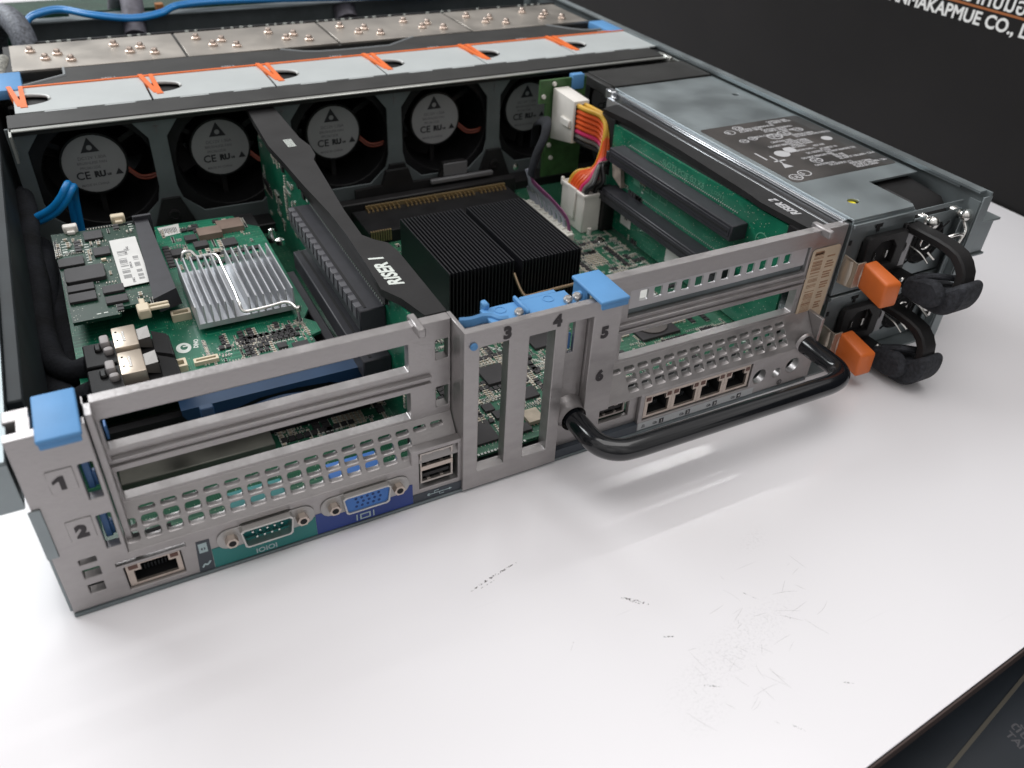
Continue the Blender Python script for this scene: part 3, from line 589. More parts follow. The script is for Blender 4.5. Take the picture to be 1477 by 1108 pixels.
tag(mb.build('wire_clip', BRIGHT, None, (402, -8, 33)), 'short bright wire clip between the two strapped power supply handles', 'clip')
# ------------------------------------------------------------------ motherboard and its ports
mo = thing('motherboard', 'green motherboard on the floor of the case seen between the risers and through the slots', 'circuit board', (175, 120, 6))
ZM = 8
MB().box(3, 348, 9.4, 250, 6.2, ZM).build('board', PCBM, mo)
BM = T(0, 0, ZM)
sink_av = [(186, 268, 100, 175), (180, 292, 203, 240), (309, 325, 168, 199), (283, 293, 146, 204), (329, 336, 40, 175)]
chips = [(162, 174, 14, 26, 1.2, 1), (176, 181, 33, 38.5, 1.4, 1), (178.5, 183.5, 26.5, 32, 1.4, 1), (181, 187, 20, 25.5, 1.4, 1), (183.8, 190, 13.6, 19, 1.4, 1), (186, 199, 50, 64, 2, 1), (190, 198, 17, 26, 2.2, 2), (197, 205, 34, 42, 1.4, 1),
         (221, 238, 68, 84, 1.6, 1), (276, 300, 52, 74, 1.6, 1), (303, 308, 40, 45, 1.2, 1), (290, 300, 108, 116, 1, 3), (297, 310, 88, 96, 1, 3), (124, 131, 60, 70, 1.5, 1), (168, 178, 60, 72, 1.6, 1), (205, 216, 62, 74, 1.6, 1)]
for c in chips:
    if c[5] == 3: MB().box(c[0], c[1], c[2], c[3], ZM, ZM+1).build('white_sticker', PAPER, mo); continue
    mm = chip(c[0], c[1], c[2], c[3], ZM, c[4], None, True, 1); mm.build('chip', [BRIGHT, CHIP if c[5] == 1 else CERAM], mo)
MB().cyl(9, 9, 0, .6, 30, 0, T(288, 63, ZM+1.7)).build('chip_disc', CHIPG, mo)
av = sink_av+[(c[0], c[1], c[2], c[3]) for c in chips]
smd(BM, 150, 232, 12, 100, 2600, 11, av, big=.8).build('surface_components', SMD, mo, kind='stuff')
smd(BM, 232, 330, 12, 160, 1700, 12, av, big=.8).build('surface_components', SMD, mo, kind='stuff')
smd(BM, 86, 150, 42, 100, 700, 13, av).build('surface_components', SMD, mo, kind='stuff')
smd(BM, 268, 330, 100, 175, 700, 19, av, big=.9).build('surface_components', SMD, mo, kind='stuff')
smd(BM, 140, 200, 100, 230, 160, 14, av).build('surface_components', SMD, mo, kind='stuff')
mb = MB(BM); r2 = random.Random(5)
for i in range(16): mb.box(159+i*1.6, 160+i*1.6, 8.6, 9.8, .02, .1)
mb.tube([(198, 84, .1), (216, 62, .1), (232, 44, .1), (240, 30, .1)], .4, 6, 0, 3); mb.tube([(168, 78, .1), (176, 70, .1), (182, 58, .1)], .35, 6, 0, 3)
mb.build('silkscreen', SILK, mo)
MB().box(183, 292, 206, 238, ZM, 16, 0, .4).build('edge_socket', BLACK, mo)
mb = MB()
for i in range(34):
    if i % 9 == 8: continue
    x = 192+i*2.9; mb.box(x+.3, x+.8, 233.4, 237, 16, 17.6); mb.box(x-.1, x+1.2, 232.6, 233.6, 16, 16.8)
mb.box(192, 290, 237.0, 238.4, 16, 18.6)
for i in range(9): mb.box(184+i*1.5, 184.8+i*1.5, 205.2, 207, 10, 17)
mb.build('gold_pins', GOLD, mo, kind='stuff')
mb = MB(); mb.lathe([(3.4, 0), (3.4, .5), (2.4, .7), (2.2, 1.6), (.01, 1.8)], 16, 0, T(316, 158, ZM)); mb.build('screw', BRIGHT, mo)
# ports
def jack(x0, x1, z0, z1, y, shell, parent, name='network_port', led=True, body=True):
    mb = MB(XZ(y)); w = x1-x0; h = z1-z0
    cav = [(x0+.13*w, z0+.1*h), (x1-.1*w, z0+.1*h), (x1-.1*w, z1-.36*h), (x1-.23*w, z1-.36*h), (x1-.23*w, z1-.12*h), (x0+.27*w, z1-.12*h), (x0+.27*w, z1-.36*h), (x0+.13*w, z1-.36*h)]
    mb.plate([rect(x0, x1, z0, z1), cav], -1.4, 0, 0, None, .1); mb.plate([rect(x0+.2, x1-.2, z0+.2, z1-.2), cav], -13, -1.45, 1); mb.box(x0+.5, x1-.5, z0+.5, z1-.5, -15, -11, 1)
    for i in range(8): mb.box(x0+.24*w+i*.065*w, x0+.27*w+i*.065*w, z0+.15*h, z0+.34*h, -9, -5, 2)
    if led: mb.box(x0+.05*w, x0+.22*w, z1-.26*h, z1-.1*h, 0, .15, 3); mb.box(x1-.19*w, x1-.04*w, z1-.26*h, z1-.1*h, 0, .15, 3)
    return mb.build(name, [shell, VOID, mat('contact', (.12, .13, .14), .4, .8), mat('dim_led', (.12, .05, .035), .4)], parent)
jack(19.8, 38.2, 4.4, 15.6, 1.2, BEIGE, mo)
for i in range(4): jack(240.2+15.4*i, 255.5+15.4*i, 7.5, 20.4, .8, BEIGE, mo)
def dsub(cx, cz, w, h, ins, name, rows, npin, pinmat, female, lab):
    mb = MB(XZ(-.1)); k = .9
    def D(s, hh): return [(cx-s+1.2, cz-hh), (cx+s-1.2, cz-hh), (cx+s-.2, cz-hh+.8), (cx+s+k-.2, cz+hh-.8), (cx+s+k-1.2, cz+hh), (cx-s-k+1.2, cz+hh), (cx-s-k+.2, cz+hh-.8), (cx-s+.2, cz-hh+.8)]
    o = mb.build('dummy', BLACK) if False else None
    mb.plate([rr(cx-w/2-8.6, cx+w/2+8.6, cz-4.6, cz+4.6, 4.2, 4), D(w/2-1, h/2)], 0, .5, 2, None, .1)
    mb.plate([D(w/2-.4, h/2+.1), D(w/2-1.1, h/2-.6)], -4, 3.4 if not female else 3.0, 0, None, .15)
    mb.plate([D(w/2-1.1, h/2-.6)], -6, 2.2 if female else -1.5, 1)
    for r_ in range(rows):
        n = npin-(r_ if not female else 0)
        for i in range(n):
            x = cx-(n-1)*(1.35 if not female else 1.15)+i*(2.7 if not female else 2.3)+(.6 if female and r_ == 1 else 0); z = cz+(1.4 if rows == 2 else 2.0)-r_*(2.8 if rows == 2 else 2.0)
            mb.cyl(.5 if not female else .6, .4 if not female else .6, -2, 2 if not female else 2.3, 8, 3, T(x, z, 0))
    for s_ in (-1, 1):
        x = cx+s_*(12.5+.6)
        mb.cyl(3.0, 3.0, 0.1, .6, 22, 2, T(x, cz, 0)); mb.cyl(2.35, 2.35, .5, 3.3, 6, 4, T(x, cz, 0)); mb.cyl(1.35, 1.35, 3.3, 3.4, 14, 5, T(x, cz, 0))
    mb.M = Matrix(); mb.box(cx-10.5, cx+10.5, 9, 19, 8.5, 18.8, 1, .3)
    return mb.build(name, [mat('connector_shell', (.56, .55, .53), .28, .9), ins, ZINCD, pinmat, mat('standoff', (.58, .50, .44), .35, .85), VOID], mo, label=lab)
dsub(69, 14.4, 19, 9, SERG, 'serial_port', 2, 5, BRIGHT, False, 'nine-pin serial port with hex standoffs above the teal strip')
dsub(107.6, 14.4, 19, 9, VGAB, 'video_port', 3, 5, mat('vga_holes', (.01, .04, .16), .7), True, 'blue video port with hex standoffs above the cobalt strip')
def usb(x0, x1, z0, z1, y, n=2):
    mb = MB(XZ(y)); h = (z1-z0)/n
    hs = [rect(x0+.8, x1-.9, z0+h*i+.9, z0+h*(i+1)-.8) for i in range(n)]; mb.plate([rect(x0, x1, z0, z1)]+hs, -1.5, 0, 0, None, .1); mb.plate([rect(x0+.1, x1-.1, z0+.1, z1-.1)]+hs, -12, -1.55, 1)
    mb.box(x0+.3, x1-.3, z0+.3, z1-.3, -14, -10, 1)
    for i in range(n):
        mb.box(x0+1.2, x1-1.6, z0+h*i+2.7, z0+h*i+4.3, -9, -.8, 2)
        for q in (.22, .62): mb.box(x0+(x1-x0)*q, x0+(x1-x0)*(q+.14), z0+h*(i+1)-1.6, z0+h*(i+1)-1.0, -4, -.6, 0); mb.box(x0+(x1-x0)*q, x0+(x1-x0)*(q+.1), z0+h*i+1.0, z0+h*i+1.5, -4, -.6, 0)
    if n == 2: mb.box(x0+.2, x1-.2, z0+h-.9, z0+h+1.2, -.2, .25, 3)
    return mb.build('usb_port', [mat('usb_shell', (.5, .46, .43), .35, .8), VOID, BLACKS, BEIGE], mo)
usb(130.9, 145.2, 10.6, 26.3, .7); usb(217.4, 231.6, 12.2, 18.4, 4.2, 1)
MB().box(24, 130, 58, 62, 9, 30).build('dark_baffle', BLACK, mo)
MB().box(198, 215, 3, 4, 7, 16).build('port_well', VOID, mo)
# rows of tan passives either side of the middle slots
for (bx, by, nx, ny, sx, sy) in ((166, 27, 4, 6, 2.2, 1.6), (182, 40, 2, 9, 2.0, 1.5), (170, 40, 5, 7, 1.7, 1.9), (203, 45, 4, 9, 2.0, 1.6), (199, 60, 3, 7, 2.2, 1.7), (186, 66, 6, 5, 2.0, 1.8), (208, 78, 5, 6, 2.1, 1.7), (262, 60, 6, 5, 1.9, 1.8), (272, 78, 8, 5, 1.8, 1.8), (282, 100, 5, 8, 2.0, 1.8), (300, 60, 5, 6, 2, 1.8), (296, 132, 5, 6, 2.2, 2.0), (90, 62, 8, 4, 2.1, 1.9), (112, 50, 7, 5, 2.0, 1.8)):
    mb = MB()
    for i in range(nx):
        for j in range(ny):
            x = bx+i*sx; y = by+j*sy; mb.box(x, x+sx*.62, y, y+sy*.5, ZM, ZM+.9, 0); mb.box(x-.25, x, y, y+sy*.5, ZM, ZM+.92, 1); mb.box(x+sx*.62, x+sx*.62+.2, y, y+sy*.5, ZM, ZM+.92, 1)
    mb.build('capacitor_array', [CERAM, SMD[0]], mo)
# dark module seen through slot two
mb = MB(); mb.box(24, 84, 44, 84, 12, 15, 0, .4); mb.cyl(3, 3, 15, 18, 16, 0, T(64, 56, 0)); mb.build('metal_shield', mat('shield', (.15, .15, .13), .5, .5, 60, .2), mo)
for i in range(12): pass
mb = MB()
for i in range(11): mb.box(98+i*3.6, 100.4+i*3.6, 70-i*1.1, 72-i*1.1, ZM, ZM+3)
mb.build('header_pins', CERAM, mo)
# ------------------------------------------------------------------ black heat sinks
def bsink(x0, x1, y0, y1, lab):
    t = thing('heat_sink', lab, 'heat sink', ((x0+x1)/2, (y0+y1)/2, ZM), 'black finned heat sinks')
    MB().box(x0, x1, y0, y1, ZM+2, ZM+5).build('base', FIN, t)
    mb = MB(); n = 19; p = (x1-x0-.7)/(n-1)
    for i in range(n): mb.box(x0+i*p, x0+i*p+.75, y0, y1, ZM+5, 40)
    mb.build('fins', FIN, t); return t
bsink(190, 226.6, 104.5, 171.5, 'black finned heat sink beside the first riser, left of the pair')
bsink(230.4, 266, 102.5, 171.5, 'black finned heat sink beside the white ribbon connector, right of the pair')
mb = MB(); mb.tube([(226.5, 104, 33), (227.5, 99.5, 27), (229, 96.6, 23.4), (231, 95.8, 22.6), (236, 96, 22.6), (250, 96.6, 22.6), (262, 97, 22.6)], .9, 8, 0, 5)
tag(mb.build('heat_sink_clip', mat('bronze_wire', (.45, .33, .22), .35, .9), None, (240, 97, 23)), 'bronze wire clip bent across the front of the black heat sinks', 'clip')
# ------------------------------------------------------------------ storage card
sc_ = thing('storage_card', 'green storage controller card with silver heat sink lying in the left bay', 'circuit card', (68, 140, 37))
ZC = 38
pts = [(19, 64), (113, 64), (113, 82), (118, 84), (118, 92), (114, 97), (118, 104), (118, 196), (110, 203), (108, 214), (68, 216), (19, 216)]
MB().poly(pts, 36.6, ZC).build('board', PCBC, sc_)
MB().box(66.5, 118.6, 112, 216.6, ZC-1.6, ZC-1.4).build('under_frame', BLACK, sc_)
cav = [(66, 113, 98, 152), (20, 58, 64, 216)]
cc = [(86, 98, 190, 199, 3.4, 2), (97, 110, 194, 205, 3.0, 2), (82, 89, 181, 187, 2, 1), (70, 76, 176, 183, 2, 1), (79, 85, 190, 196, 2, 1), (97, 101, 76, 80, 1.4, 1), (103, 110, 71, 78, 1.2, 1), (96, 103, 178, 186, 1.4, 1)]
for c in cc: chip(c[0], c[1], c[2], c[3], ZC, c[4]).build('chip', [BRIGHT, CHIP if c[5] == 1 else mat('inductor', (.20, .145, .115), .5, 0, 100, .15)], sc_)
cav += [c[:4] for c in cc]
smd(T(0, 0, ZC), 76, 113, 65, 99, 620, 21, cav, big=.7).build('surface_components', SMD, sc_, kind='stuff')
smd(T(0, 0, ZC), 68, 112, 160, 210, 260, 22, cav).build('surface_components', SMD, sc_, kind='stuff')
smd(T(0, 0, ZC), 66, 78, 70, 96, 60, 23, cav, big=.8).build('surface_components', SMD, sc_, kind='stuff')
mb = MB(T(0, 0, ZC+.03)); mb.plate([circ(60.6, 94.0, 3.1, 24, 4.0), circ(60.8, 94.4, 1.5, 18, 2.0)], 0, .06); mb.box(60.4, 63.6, 94.6, 95.5, .08, .1)
mb.text('DINO', 2.6, T(66.2, 92.0, 0) @ Rz(80), 0, .02, .12); mb.build('silkscreen', SILK, sc_)
for o_, i_, h_ in ((rr(54.6, 59.6, 76.4, 82.4, .4), rect(55.6, 58.6, 77.8, 81), 3), (rr(62.4, 72.4, 78.2, 81.6, .4), rect(63.4, 71.4, 79.2, 80.6), 1.8), (rr(60, 68.4, 116, 120.6, .4), rect(61, 67.4, 117, 119.4), 3.6)):
    MB(T(0, 0, ZC)).plate([o_, i_], 0, h_).build('cream_socket', CREAM, sc_)
mb = MB(T(0, 0, ZC+.05)); mb.poly([(68.4, 213.5), (69.4, 202), (78.4, 203.6), (79.4, 215)], 0, .1, 0)
for i in range(9): mb.box(70.6+i*.8, 71+i*.8, 206, 211.4, .11, .14, 1)
mb.build('barcode_label', [PAPER, INK], sc_)
# silver heat sink on the card
mb = MB(); mb.box(69, 112, 101, 150, ZC+3, ZC+5.5)
base = mb.build('heat_sink', ALU, sc_)
mb = MB()
xs = [69+i*3.15 for i in range(6)]+[91.6+i*3.25 for i in range(7)]
for i, x in enumerate(xs):
    yb = 150 if i not in (6, 7, 8, 9) else 152; mb.hexa([(x, 101, ZC+5.5), (x+.75, 101, ZC+5.5), (x+.75, yb, ZC+5.5), (x, yb, ZC+5.5), (x, 101.5, 52), (x+.6, 101.5, 52), (x+.6, yb-1.5, 52), (x, yb-1.5, 52)])
mb.build('fins', ALU, base)
mb = MB(); mb.tube([(72, 153, 48), (73.5, 154, 51.5), (77, 153.5, 52), (79, 149, 51), (84, 149, 51), (87.6, 146, 51), (88, 135, 50), (88, 112, 50), (87.6, 102, 50), (88.2, 98.4, 47.5), (92, 98, 47), (100, 98.4, 47), (107.6, 98.8, 47), (110.6, 95, 45), (111, 91.5, 40)], .75, 8, 0, 5)
mb.box(110, 112.4, 93, 95, 44, 46.6, 0, .4); mb.build('wire_clip', BRIGHT, base)
# memory module and its connectors on the card
mm = thing('memory_module', 'dark green memory module with white barcode sticker raised over the storage card', 'memory module', (38, 160, 48))
MB().poly([(19, 201), (21.6, 113), (40.4, 113), (41.2, 118.6), (54.6, 118.6), (57.8, 198)], 48, 49.6).build('board', PCBD, mm)
ZD = 49.6
mchips = [(20.2, 31, 162.6, 170.8), (21.8, 32.8, 128, 135.4), (21.8, 32.8, 137.4, 143.2), (35.8, 44.8, 121.4, 127.4), (35.6, 44.4, 130.8, 137.2), (33.2, 41.6, 186.6, 195.6), (35.8, 43, 168.4, 176.4)]
for c in mchips: chip(c[0], c[1], c[2], c[3], ZD, 1.4, None, False).build('chip', [BRIGHT, CHIP], mm)
MB().plate([rr(21.9, 38.6, 145.4, 158.8, 1.4)], ZD, ZD+2, 0, None, .2).build('chip', CHIP, mm, label='largest chip on the module')
smd(T(0, 0, ZD), 20, 31.6, 172, 192, 70, 31, [], big=.9).build('surface_components', SMD, mm, kind='stuff')
smd(T(0, 0, ZD), 32, 56, 114, 200, 90, 32, mchips+[(21, 39, 145, 160), (43, 57, 132, 183)], big=.8).build('surface_components', SMD, mm, kind='stuff')
mb = MB(); mb.hexa([(44, 133.6, ZD+.9), (55.9, 134.2, ZD+.9), (55.7, 182.2, ZD+.9), (43.7, 181.8, ZD+.9), (44, 133.6, ZD+1.1), (55.9, 134.2, ZD+1.1), (55.7, 182.2, ZD+1.1), (43.7, 181.8, ZD+1.1)], 0)
r2 = random.Random(3)
for i in range(44):
    y = 139+i*.72
    if i < 40 and r2.random() < .7: mb.box(45.6, 49.0, y+2, y+2.4, ZD+1.12, ZD+1.14, 1)
    if i < 34 and r2.random() < .7: mb.box(51.6, 54.0, y-1, y-.6, ZD+1.12, ZD+1.14, 1)
for q in ((49.8, 136, 6), (50.4, 150, 8), (49.9, 164, 9), (51, 168, 6)): mb.text('0J9MR2A0'[:int(q[2])], 1.5, T(q[0], q[1], ZD+1.12) @ Rz(90), 1, .01, .02)
mb.build('barcode_label', [PAPER, INKG], mm)
for x, y, a in ((28.2, 201.5, 0), (50.6, 205, 0)):
    mb = MB(T(x, y, ZD) @ Rz(a)); mb.box(-3.3, 3.3, -2, 2, -1, 3.4, 0, .5); mb.box(-1.8, 1.8, -4.4, -2, 0, 1.6, 0, .3); mb.build('cream_clip', CREAM if x > 40 else WHITE, mm)
mb = MB(); mb.box(46.8, 52, 108.5, 115.5, 47, 51.6, 0, .6); mb.box(48.4, 50.8, 115.4, 120, 49.6, 51.2, 0, .4); mb.box(52, 60, 110.4, 112, 49.4, 50.8, 0, .3); mb.box(52, 60, 113.4, 114.8, 49.4, 50.8, 0, .3)
mb.box(38.2, 40.4, 163.6, 165, ZD, ZD+1); mb.build('cream_clip', CREAM, mm)
mb = MB(); mb.hexa([(56, 117, 44), (66, 121, 44), (64.5, 197, 44), (57.8, 198.5, 44), (54.4, 116, 51.8), (64.8, 122, 51.8), (64, 197, 51.8), (57.6, 198.5, 51.8)])
mb.box(57, 66, 197, 199, 40, 54, 0, .3); mb.build('edge_connector', SLOTP, mm)
# two shielded disk sockets
def sas(dy, lab):
    t = thing('disk_socket', lab, 'socket', (38, 90+dy, ZC), 'two shielded disk sockets')
    mb = MB(T(0, dy, 0)); mb.box(22.6, 36, 84.5, 102, ZC, 44.6, 0, .5); mb.box(34, 56, 81, 97, ZC, 44.5, 0, .4); mb.hexa([(50, 81.6, 44.5), (55.6, 80.4, 41.5), (55.8, 97.6, 41.5), (50, 98, 44.5), (49, 82, 47), (55, 81, 45), (55.4, 97, 45), (49.6, 98, 47.4)]); mb.build('housing', BLACK, t)
    mb = MB(T(0, dy, 0)); mb.box(34.8, 44, 85.4, 101.6, 44.6, 50.4, 0, .6, None, 2); mb.box(38.4, 39.4, 89.6, 97, 50.4, 50.7, 1, .1)
    for y in (90.5, 97): mb.box(36, 36.8, y, y+.9, 50.4, 50.5, 2)
    sh = mb.build('shell', [mat('nickel_shell', (.60, .52, .43), .34, .75, 60, .08), BRIGHT, VOID], t)
    mb = MB(T(0, dy, 0)); mb.hexa([(44, 89.5, 46), (48.8, 89.2, 44.6), (48.8, 98.2, 44.6), (44, 98, 46), (44, 89.5, 49.6), (48.8, 89.2, 50.2), (48.8, 98.2, 50.2), (44, 98, 49.4)]); mb.build('tongue', mat('grey_tongue', (.20, .19, .18), .45, .6), t)
    mb = MB(T(0, dy, 0)); mb.box(29.6, 33.2, 94.6, 101, 44, 48.6, 0, 1, None, 2); mb.box(30.2, 34, 90.4, 93.6, 43.5, 47.4, 0, 1.2, None, 2); mb.box(27, 29.6, 94, 99, 43, 46, 1, .6); mb.build('pull_tab', [mat('grey_tab_paper', (.36, .34, .34), .6), BLACKS], t)
    return t
sas(0, 'shielded nickel disk socket next to the memory module, rear one of two'); sas(-19.6, 'shielded nickel disk socket nearest the rear panel, front one of two')
# blue carrier under the card
mb = MB(Matrix(((1, 0, 0, 0), (0, 0, -1, 106), (0, 1, 0, -1.8), (0, 0, 0, 1))))
mb.poly([(52, 38), (132, 38), (134, 30), (126, 27), (121, 30), (112, 34), (98, 35.4), (82, 35), (70, 32), (64, 26), (56, 25.5), (54, 32), (52, 35.4)], 46, 53)
mb.M = Matrix(); mb.box(112, 128, 46, 55, 20, 30, 0, 1.5, None, 2); mb.tube([(60, 50, 29), (72, 51, 29.6), (90, 51.6, 31.5), (106, 51, 29.5), (118, 51, 26.5)], 1.3, 8)
mb.lathe([(5, 0), (5, 1), (3.6, 1.6), (.01, 1.8)], 18, 0, T(47, 48, 26)); mb.box(57.4, 62.4, 31, 34, 38, 51, 0, .4)
tag(mb.build('card_carrier', BLUED, None, (80, 52, 30)), 'dark blue plastic carrier seen through the top left slot under the card', 'carrier')
# ------------------------------------------------------------------ riser one
r1 = thing('riser_board', 'riser board with black cover lettered RISER 1 standing in the middle of the case', 'riser board', (138, 140, ZM), 'riser boards')
MB().poly([(18, 10), (264, 10), (264, 62), (205, 76), (18, 76)], 137, 138.6, 0, axes((0, 0, 0), (0, 1, 0), (0, 0, 1))).build('board', PCBR, r1)
mb = MB(); mb.poly([(132.6, 264), (147.2, 264), (147.6, 205), (149.6, 192), (148.6, 180), (146, 174), (141.4, 112), (140.6, 86), (144, 80), (148.4, 75), (149.6, 66), (149.2, 15.5), (140.4, 15.5), (137, 30), (132.2, 40), (133.6, 60), (134.6, 88), (134.4, 112), (132.2, 146), (131.0, 176), (129.6, 200)], 76.5, 80)
mb.box(135.2, 136.6, 45, 262, 69, 76.6, 0); mb.box(139.0, 140.2, 20, 262, 64, 76.6, 0); mb.build('cover', BLACKS, r1)
mb = MB(T(0, 0, 80.08)); mb.text('RISER 1', 8.0, T(142.0, 40, 0) @ Rz(91), 0, .03, .3, 'LEFT', .98, .25)
mb.build('lettering', SILK, r1); mb = MB(T(0, 0, 80.08))
for i in range(8): mb.box(138.6+.55*i, 138.9+.55*i, 194, 205, 0, .05)
mb.build('arrow_mark', SILK, r1, kind='stuff')
mb = MB()
mb.box(125.6, 136.9, 49, 154, 56, 66, 0, .5); mb.box(128.2, 129.3, 51, 152, 66, 66.2, 1)
for i in range(17): mb.box(125.2, 128, 52.5+i*6, 56.5+i*6, 60.6, 66.15, 2, .15)
mb.build('card_slot', [SLOTP, VOID, mat('slot_rib', (.085, .085, .095), .5)], r1)
mb = MB(); mb.box(124.4, 136.9, 45, 150, 34.5, 44, 0, .5); mb.box(127.6, 128.8, 47, 148, 44, 44.2, 1); mb.build('card_slot', [SLOTP, VOID], r1)
mb = MB()
for i in range(49): mb.box(136.1, 136.8, 51+i*2.1, 51.9+i*2.1, 66.0, 66.6)
mb.build('pin_row', mat('tin_dots', (.35, .38, .36), .4, .5), r1, kind='stuff')
RM = axes((136.95, 0, 0), (0, -1, 0), (0, 0, 1))
smd(RM, -262, -158, 14, 68, 240, 41, [], big=1.2).build('surface_components', SMD, r1, kind='stuff')
smd(RM, -160, -30, 14, 33, 130, 42, []).build('surface_components', SMD, r1, kind='stuff')
mb = MB(); mb.box(119.5, 124.2, 60, 152, 20, 32, 0, .5); mb.build('lower_slot', SLOTP, r1)
mb = MB(); mb.lathe([(3, 0), (3, 2), (2, 4), (1.5, 7), (.01, 7.5)], 14, 0, T(122, 184, 34)); mb.lathe([(2.6, 0), (2.4, 2.5), (.01, 3.4)], 14, 0, T(124, 176, 36)); mb.build('screw', BRIGHT, r1)
mb = MB(); mb.cyl(1.6, 1.6, 0, 1.4, 14, 0, RM @ T(-44, 30, 0)); mb.build('standoff', BRIGHT, r1)
# ------------------------------------------------------------------ riser two
r2_ = thing('riser_board', 'riser board lettered RISER 2 with two long black slots beside the power bay', 'riser board', (334, 110, ZM), 'riser boards')
MB().poly([(22, 10), (180, 10), (180, 73), (22, 75)], 332, 333.6, 0, axes((0, 0, 0), (0, 1, 0), (0, 0, 1))).build('board', PCBR, r2_)
mb = MB(); mb.poly([(340, 193), (348.4, 193), (350, 16), (332, 16), (330, 46), (331.5, 60), (334, 120), (333.4, 165), (330.4, 190)], 76.2, 79.2)
mb.box(330.2, 332, 16, 26, 66, 76.4); mb.box(333.7, 336, 60, 190, 64, 76.4); mb.box(331.5, 345, 178, 194, 40, 76.2, 0, 1.5, None, 2); mb.box(323.5, 333, 168, 177, ZM, 36, 0, 1, None, 2); mb.build('cover', BLACKS, r2_)
mb = MB(T(0, 0, 79.28)); mb.text('RISER 2', 6.2, T(339.6, 28.5, 0) @ Rz(90), 0, .03, .24, 'LEFT', .95, .25); mb.build('lettering', GREYT, r2_)
for z1, y0, y1 in ((64.8, 53, 166), (38.4, 55, 169)):
    mb = MB(); mb.box(321.5, 331.9, y0, y1, z1-8.6, z1, 0, .4); mb.box(321.2, 326.4, y0+1.6, y1-1.6, z1-6.4, z1-1.6, 0, .2); mb.box(321.0, 321.6, y0+3, y1-3, z1-4.5, z1-3.3, 1)
    mb.box(321.4, 331.9, y1, y1+3, z1-8, z1-3, 0, .3); mb.build('card_slot', [SLOTP, VOID], r2_)
RM2 = axes((331.9, 0, 0), (0, -1, 0), (0, 0, 1))
mb = MB(RM2)
for i in range(60):
    for z in (66.2, 40.2): mb.box(-160+i*1.65, -159.3+i*1.65, z, z+.6, 0, .35, 0)
mb.build('pin_row', mat('pin_dots', (.42, .50, .44), .4, .4), r2_, kind='stuff')
mb = MB(RM2); mb.text('SLOT5 PCIE G2 X8', 4.2, T(-128, 67.6, 0), 0, .03, .02, 'LEFT', 1.1); mb.text('J_CON 5', 2.6, T(-84, 68.6, 0), 0, .03); mb.text('SLOT6', 2.6, T(-84, 43, 0), 0, .03)
for i in range(4): mb.plate([rect(-152+i*9, -145+i*9, 46, 51), rect(-151.4+i*9, -145.6+i*9, 46.5, 50.5)] if i else [rect(-152, -145, 46, 51)], 0, .1)
for k in range(6): mb.text(['PWR RISER2 X8', 'REV A02', 'DP/N 0H1X6', 'CN-0K272', 'PCIE X4 G2', 'BOARD 2'][k], 2.2, T(-142+2*k, 25-3*k, 0), 0, .02)
mb.plate([circ(-42, 60, 4.5, 22), circ(-42, 60, 3.9, 22)], 0, .05); mb.text('UL', 3.6, T(-44.6, 58.8, 0), 0, .02); mb.build('silkscreen', mat('green_silkscreen', (.10, .30, .20), .6), r2_)
mb = MB(RM2); mb.box(-160, -149, 17, 27.5, 0.02, .2, 0); mb.box(-112, -92, 14, 23, .02, .2, 0)
for i in range(7): mb.box(-156+.5*i, -155.7+.5*i, 21, 25, .21, .24, 1)
mb.build('sticker', [PAPER, INK], r2_)
smd(RM2, -170, -140, 10, 60, 40, 51, [(-165, -148, 15, 30), (-170, -50, 28, 38), (-170, -50, 52, 63)], big=.8).build('surface_components', SMD, r2_, kind='stuff')
# ------------------------------------------------------------------ power board, cables
pb = thing('power_board', 'small green power board standing upright by the fans with white plug', 'circuit board', (330, 236, ZM))
MB().poly([(311, 70), (311, 84.6), (332, 84.6), (345, 84.6), (345, 20), (316, 20), (316, 70)], 0, 1.8, 0, XZ(236)).build('board', mat('olive_board', (.045, .11, .035), .45, 0, 150, .35), pb)
MB().box(334, 343, 233, 238, 77, 86.5, 0, .8, None, 2).build('blue_clip', BLUE, pb)
mb = MB(XZ(234.1)); 
for x, z in ((313.6, 74.6), (321, 82), (320, 42), (322, 33)): mb.cyl(1.5, 1.3, 0, 1.2, 12, 0, T(x, z, 0))
mb.build('solder_post', WHITE, pb)
mb = MB(); mb.hexa([(319.5, 206, 53), (330.5, 206, 53), (331, 233, 47), (320, 233, 47), (319.5, 206, 79.4), (330.5, 206, 79.4), (331, 233, 80), (320, 233, 80)], 0)
bmesh.ops.bevel(mb.bm, geom=list(mb.bm.edges), offset=.5, segments=2, affect='EDGES', profile=.5)
mb.box(317.8, 320, 208, 219, 62, 67, 0, .6);  mb.box(321, 329, 205.4, 206.2, 55, 77, 1)
pl = mb.build('plug', [WHITE, VOID], pb)
cb = thing('power_cable', 'bundle of orange, yellow, magenta and black wires between two white plugs', 'cable', (326, 190, 30))
cols = [0, 1, 1, 1, 1, 2, 3, 4]
for k, c in enumerate(cols):
    z = 76.5-k*3.05
    for q in range(2):
        x = 322.5+q*5; f = k/7; bx = 312.6+q*6.5; by = 193-f*19
        px = 331.5+q*2.2; 
        mb = MB(); mb.tube([(x, 207, z), (x+1.5, 199, z-.4), (px-1, 191+q, z-3), (px-1.5-2*f, 184-4*f, z-10+4*f), (px-7-f*2, 183-7*f, 46+f*3), (bx+4, by-3, 41), (bx+1, by-1, 36), (bx, by, 30)], 1.6 if c < 3 else 1.4, 9, 0, 6)
        mb.build('wire', wc[c], cb)
mb = MB(); mb.box(310.6, 323.4, 171, 198, ZM, 33.2, 0, .5); mb.plate([rect(309.9, 324, 170.4, 198.6), rect(311.6, 322.2, 172, 197)], 31.6, 33.6, 0, None, .2)
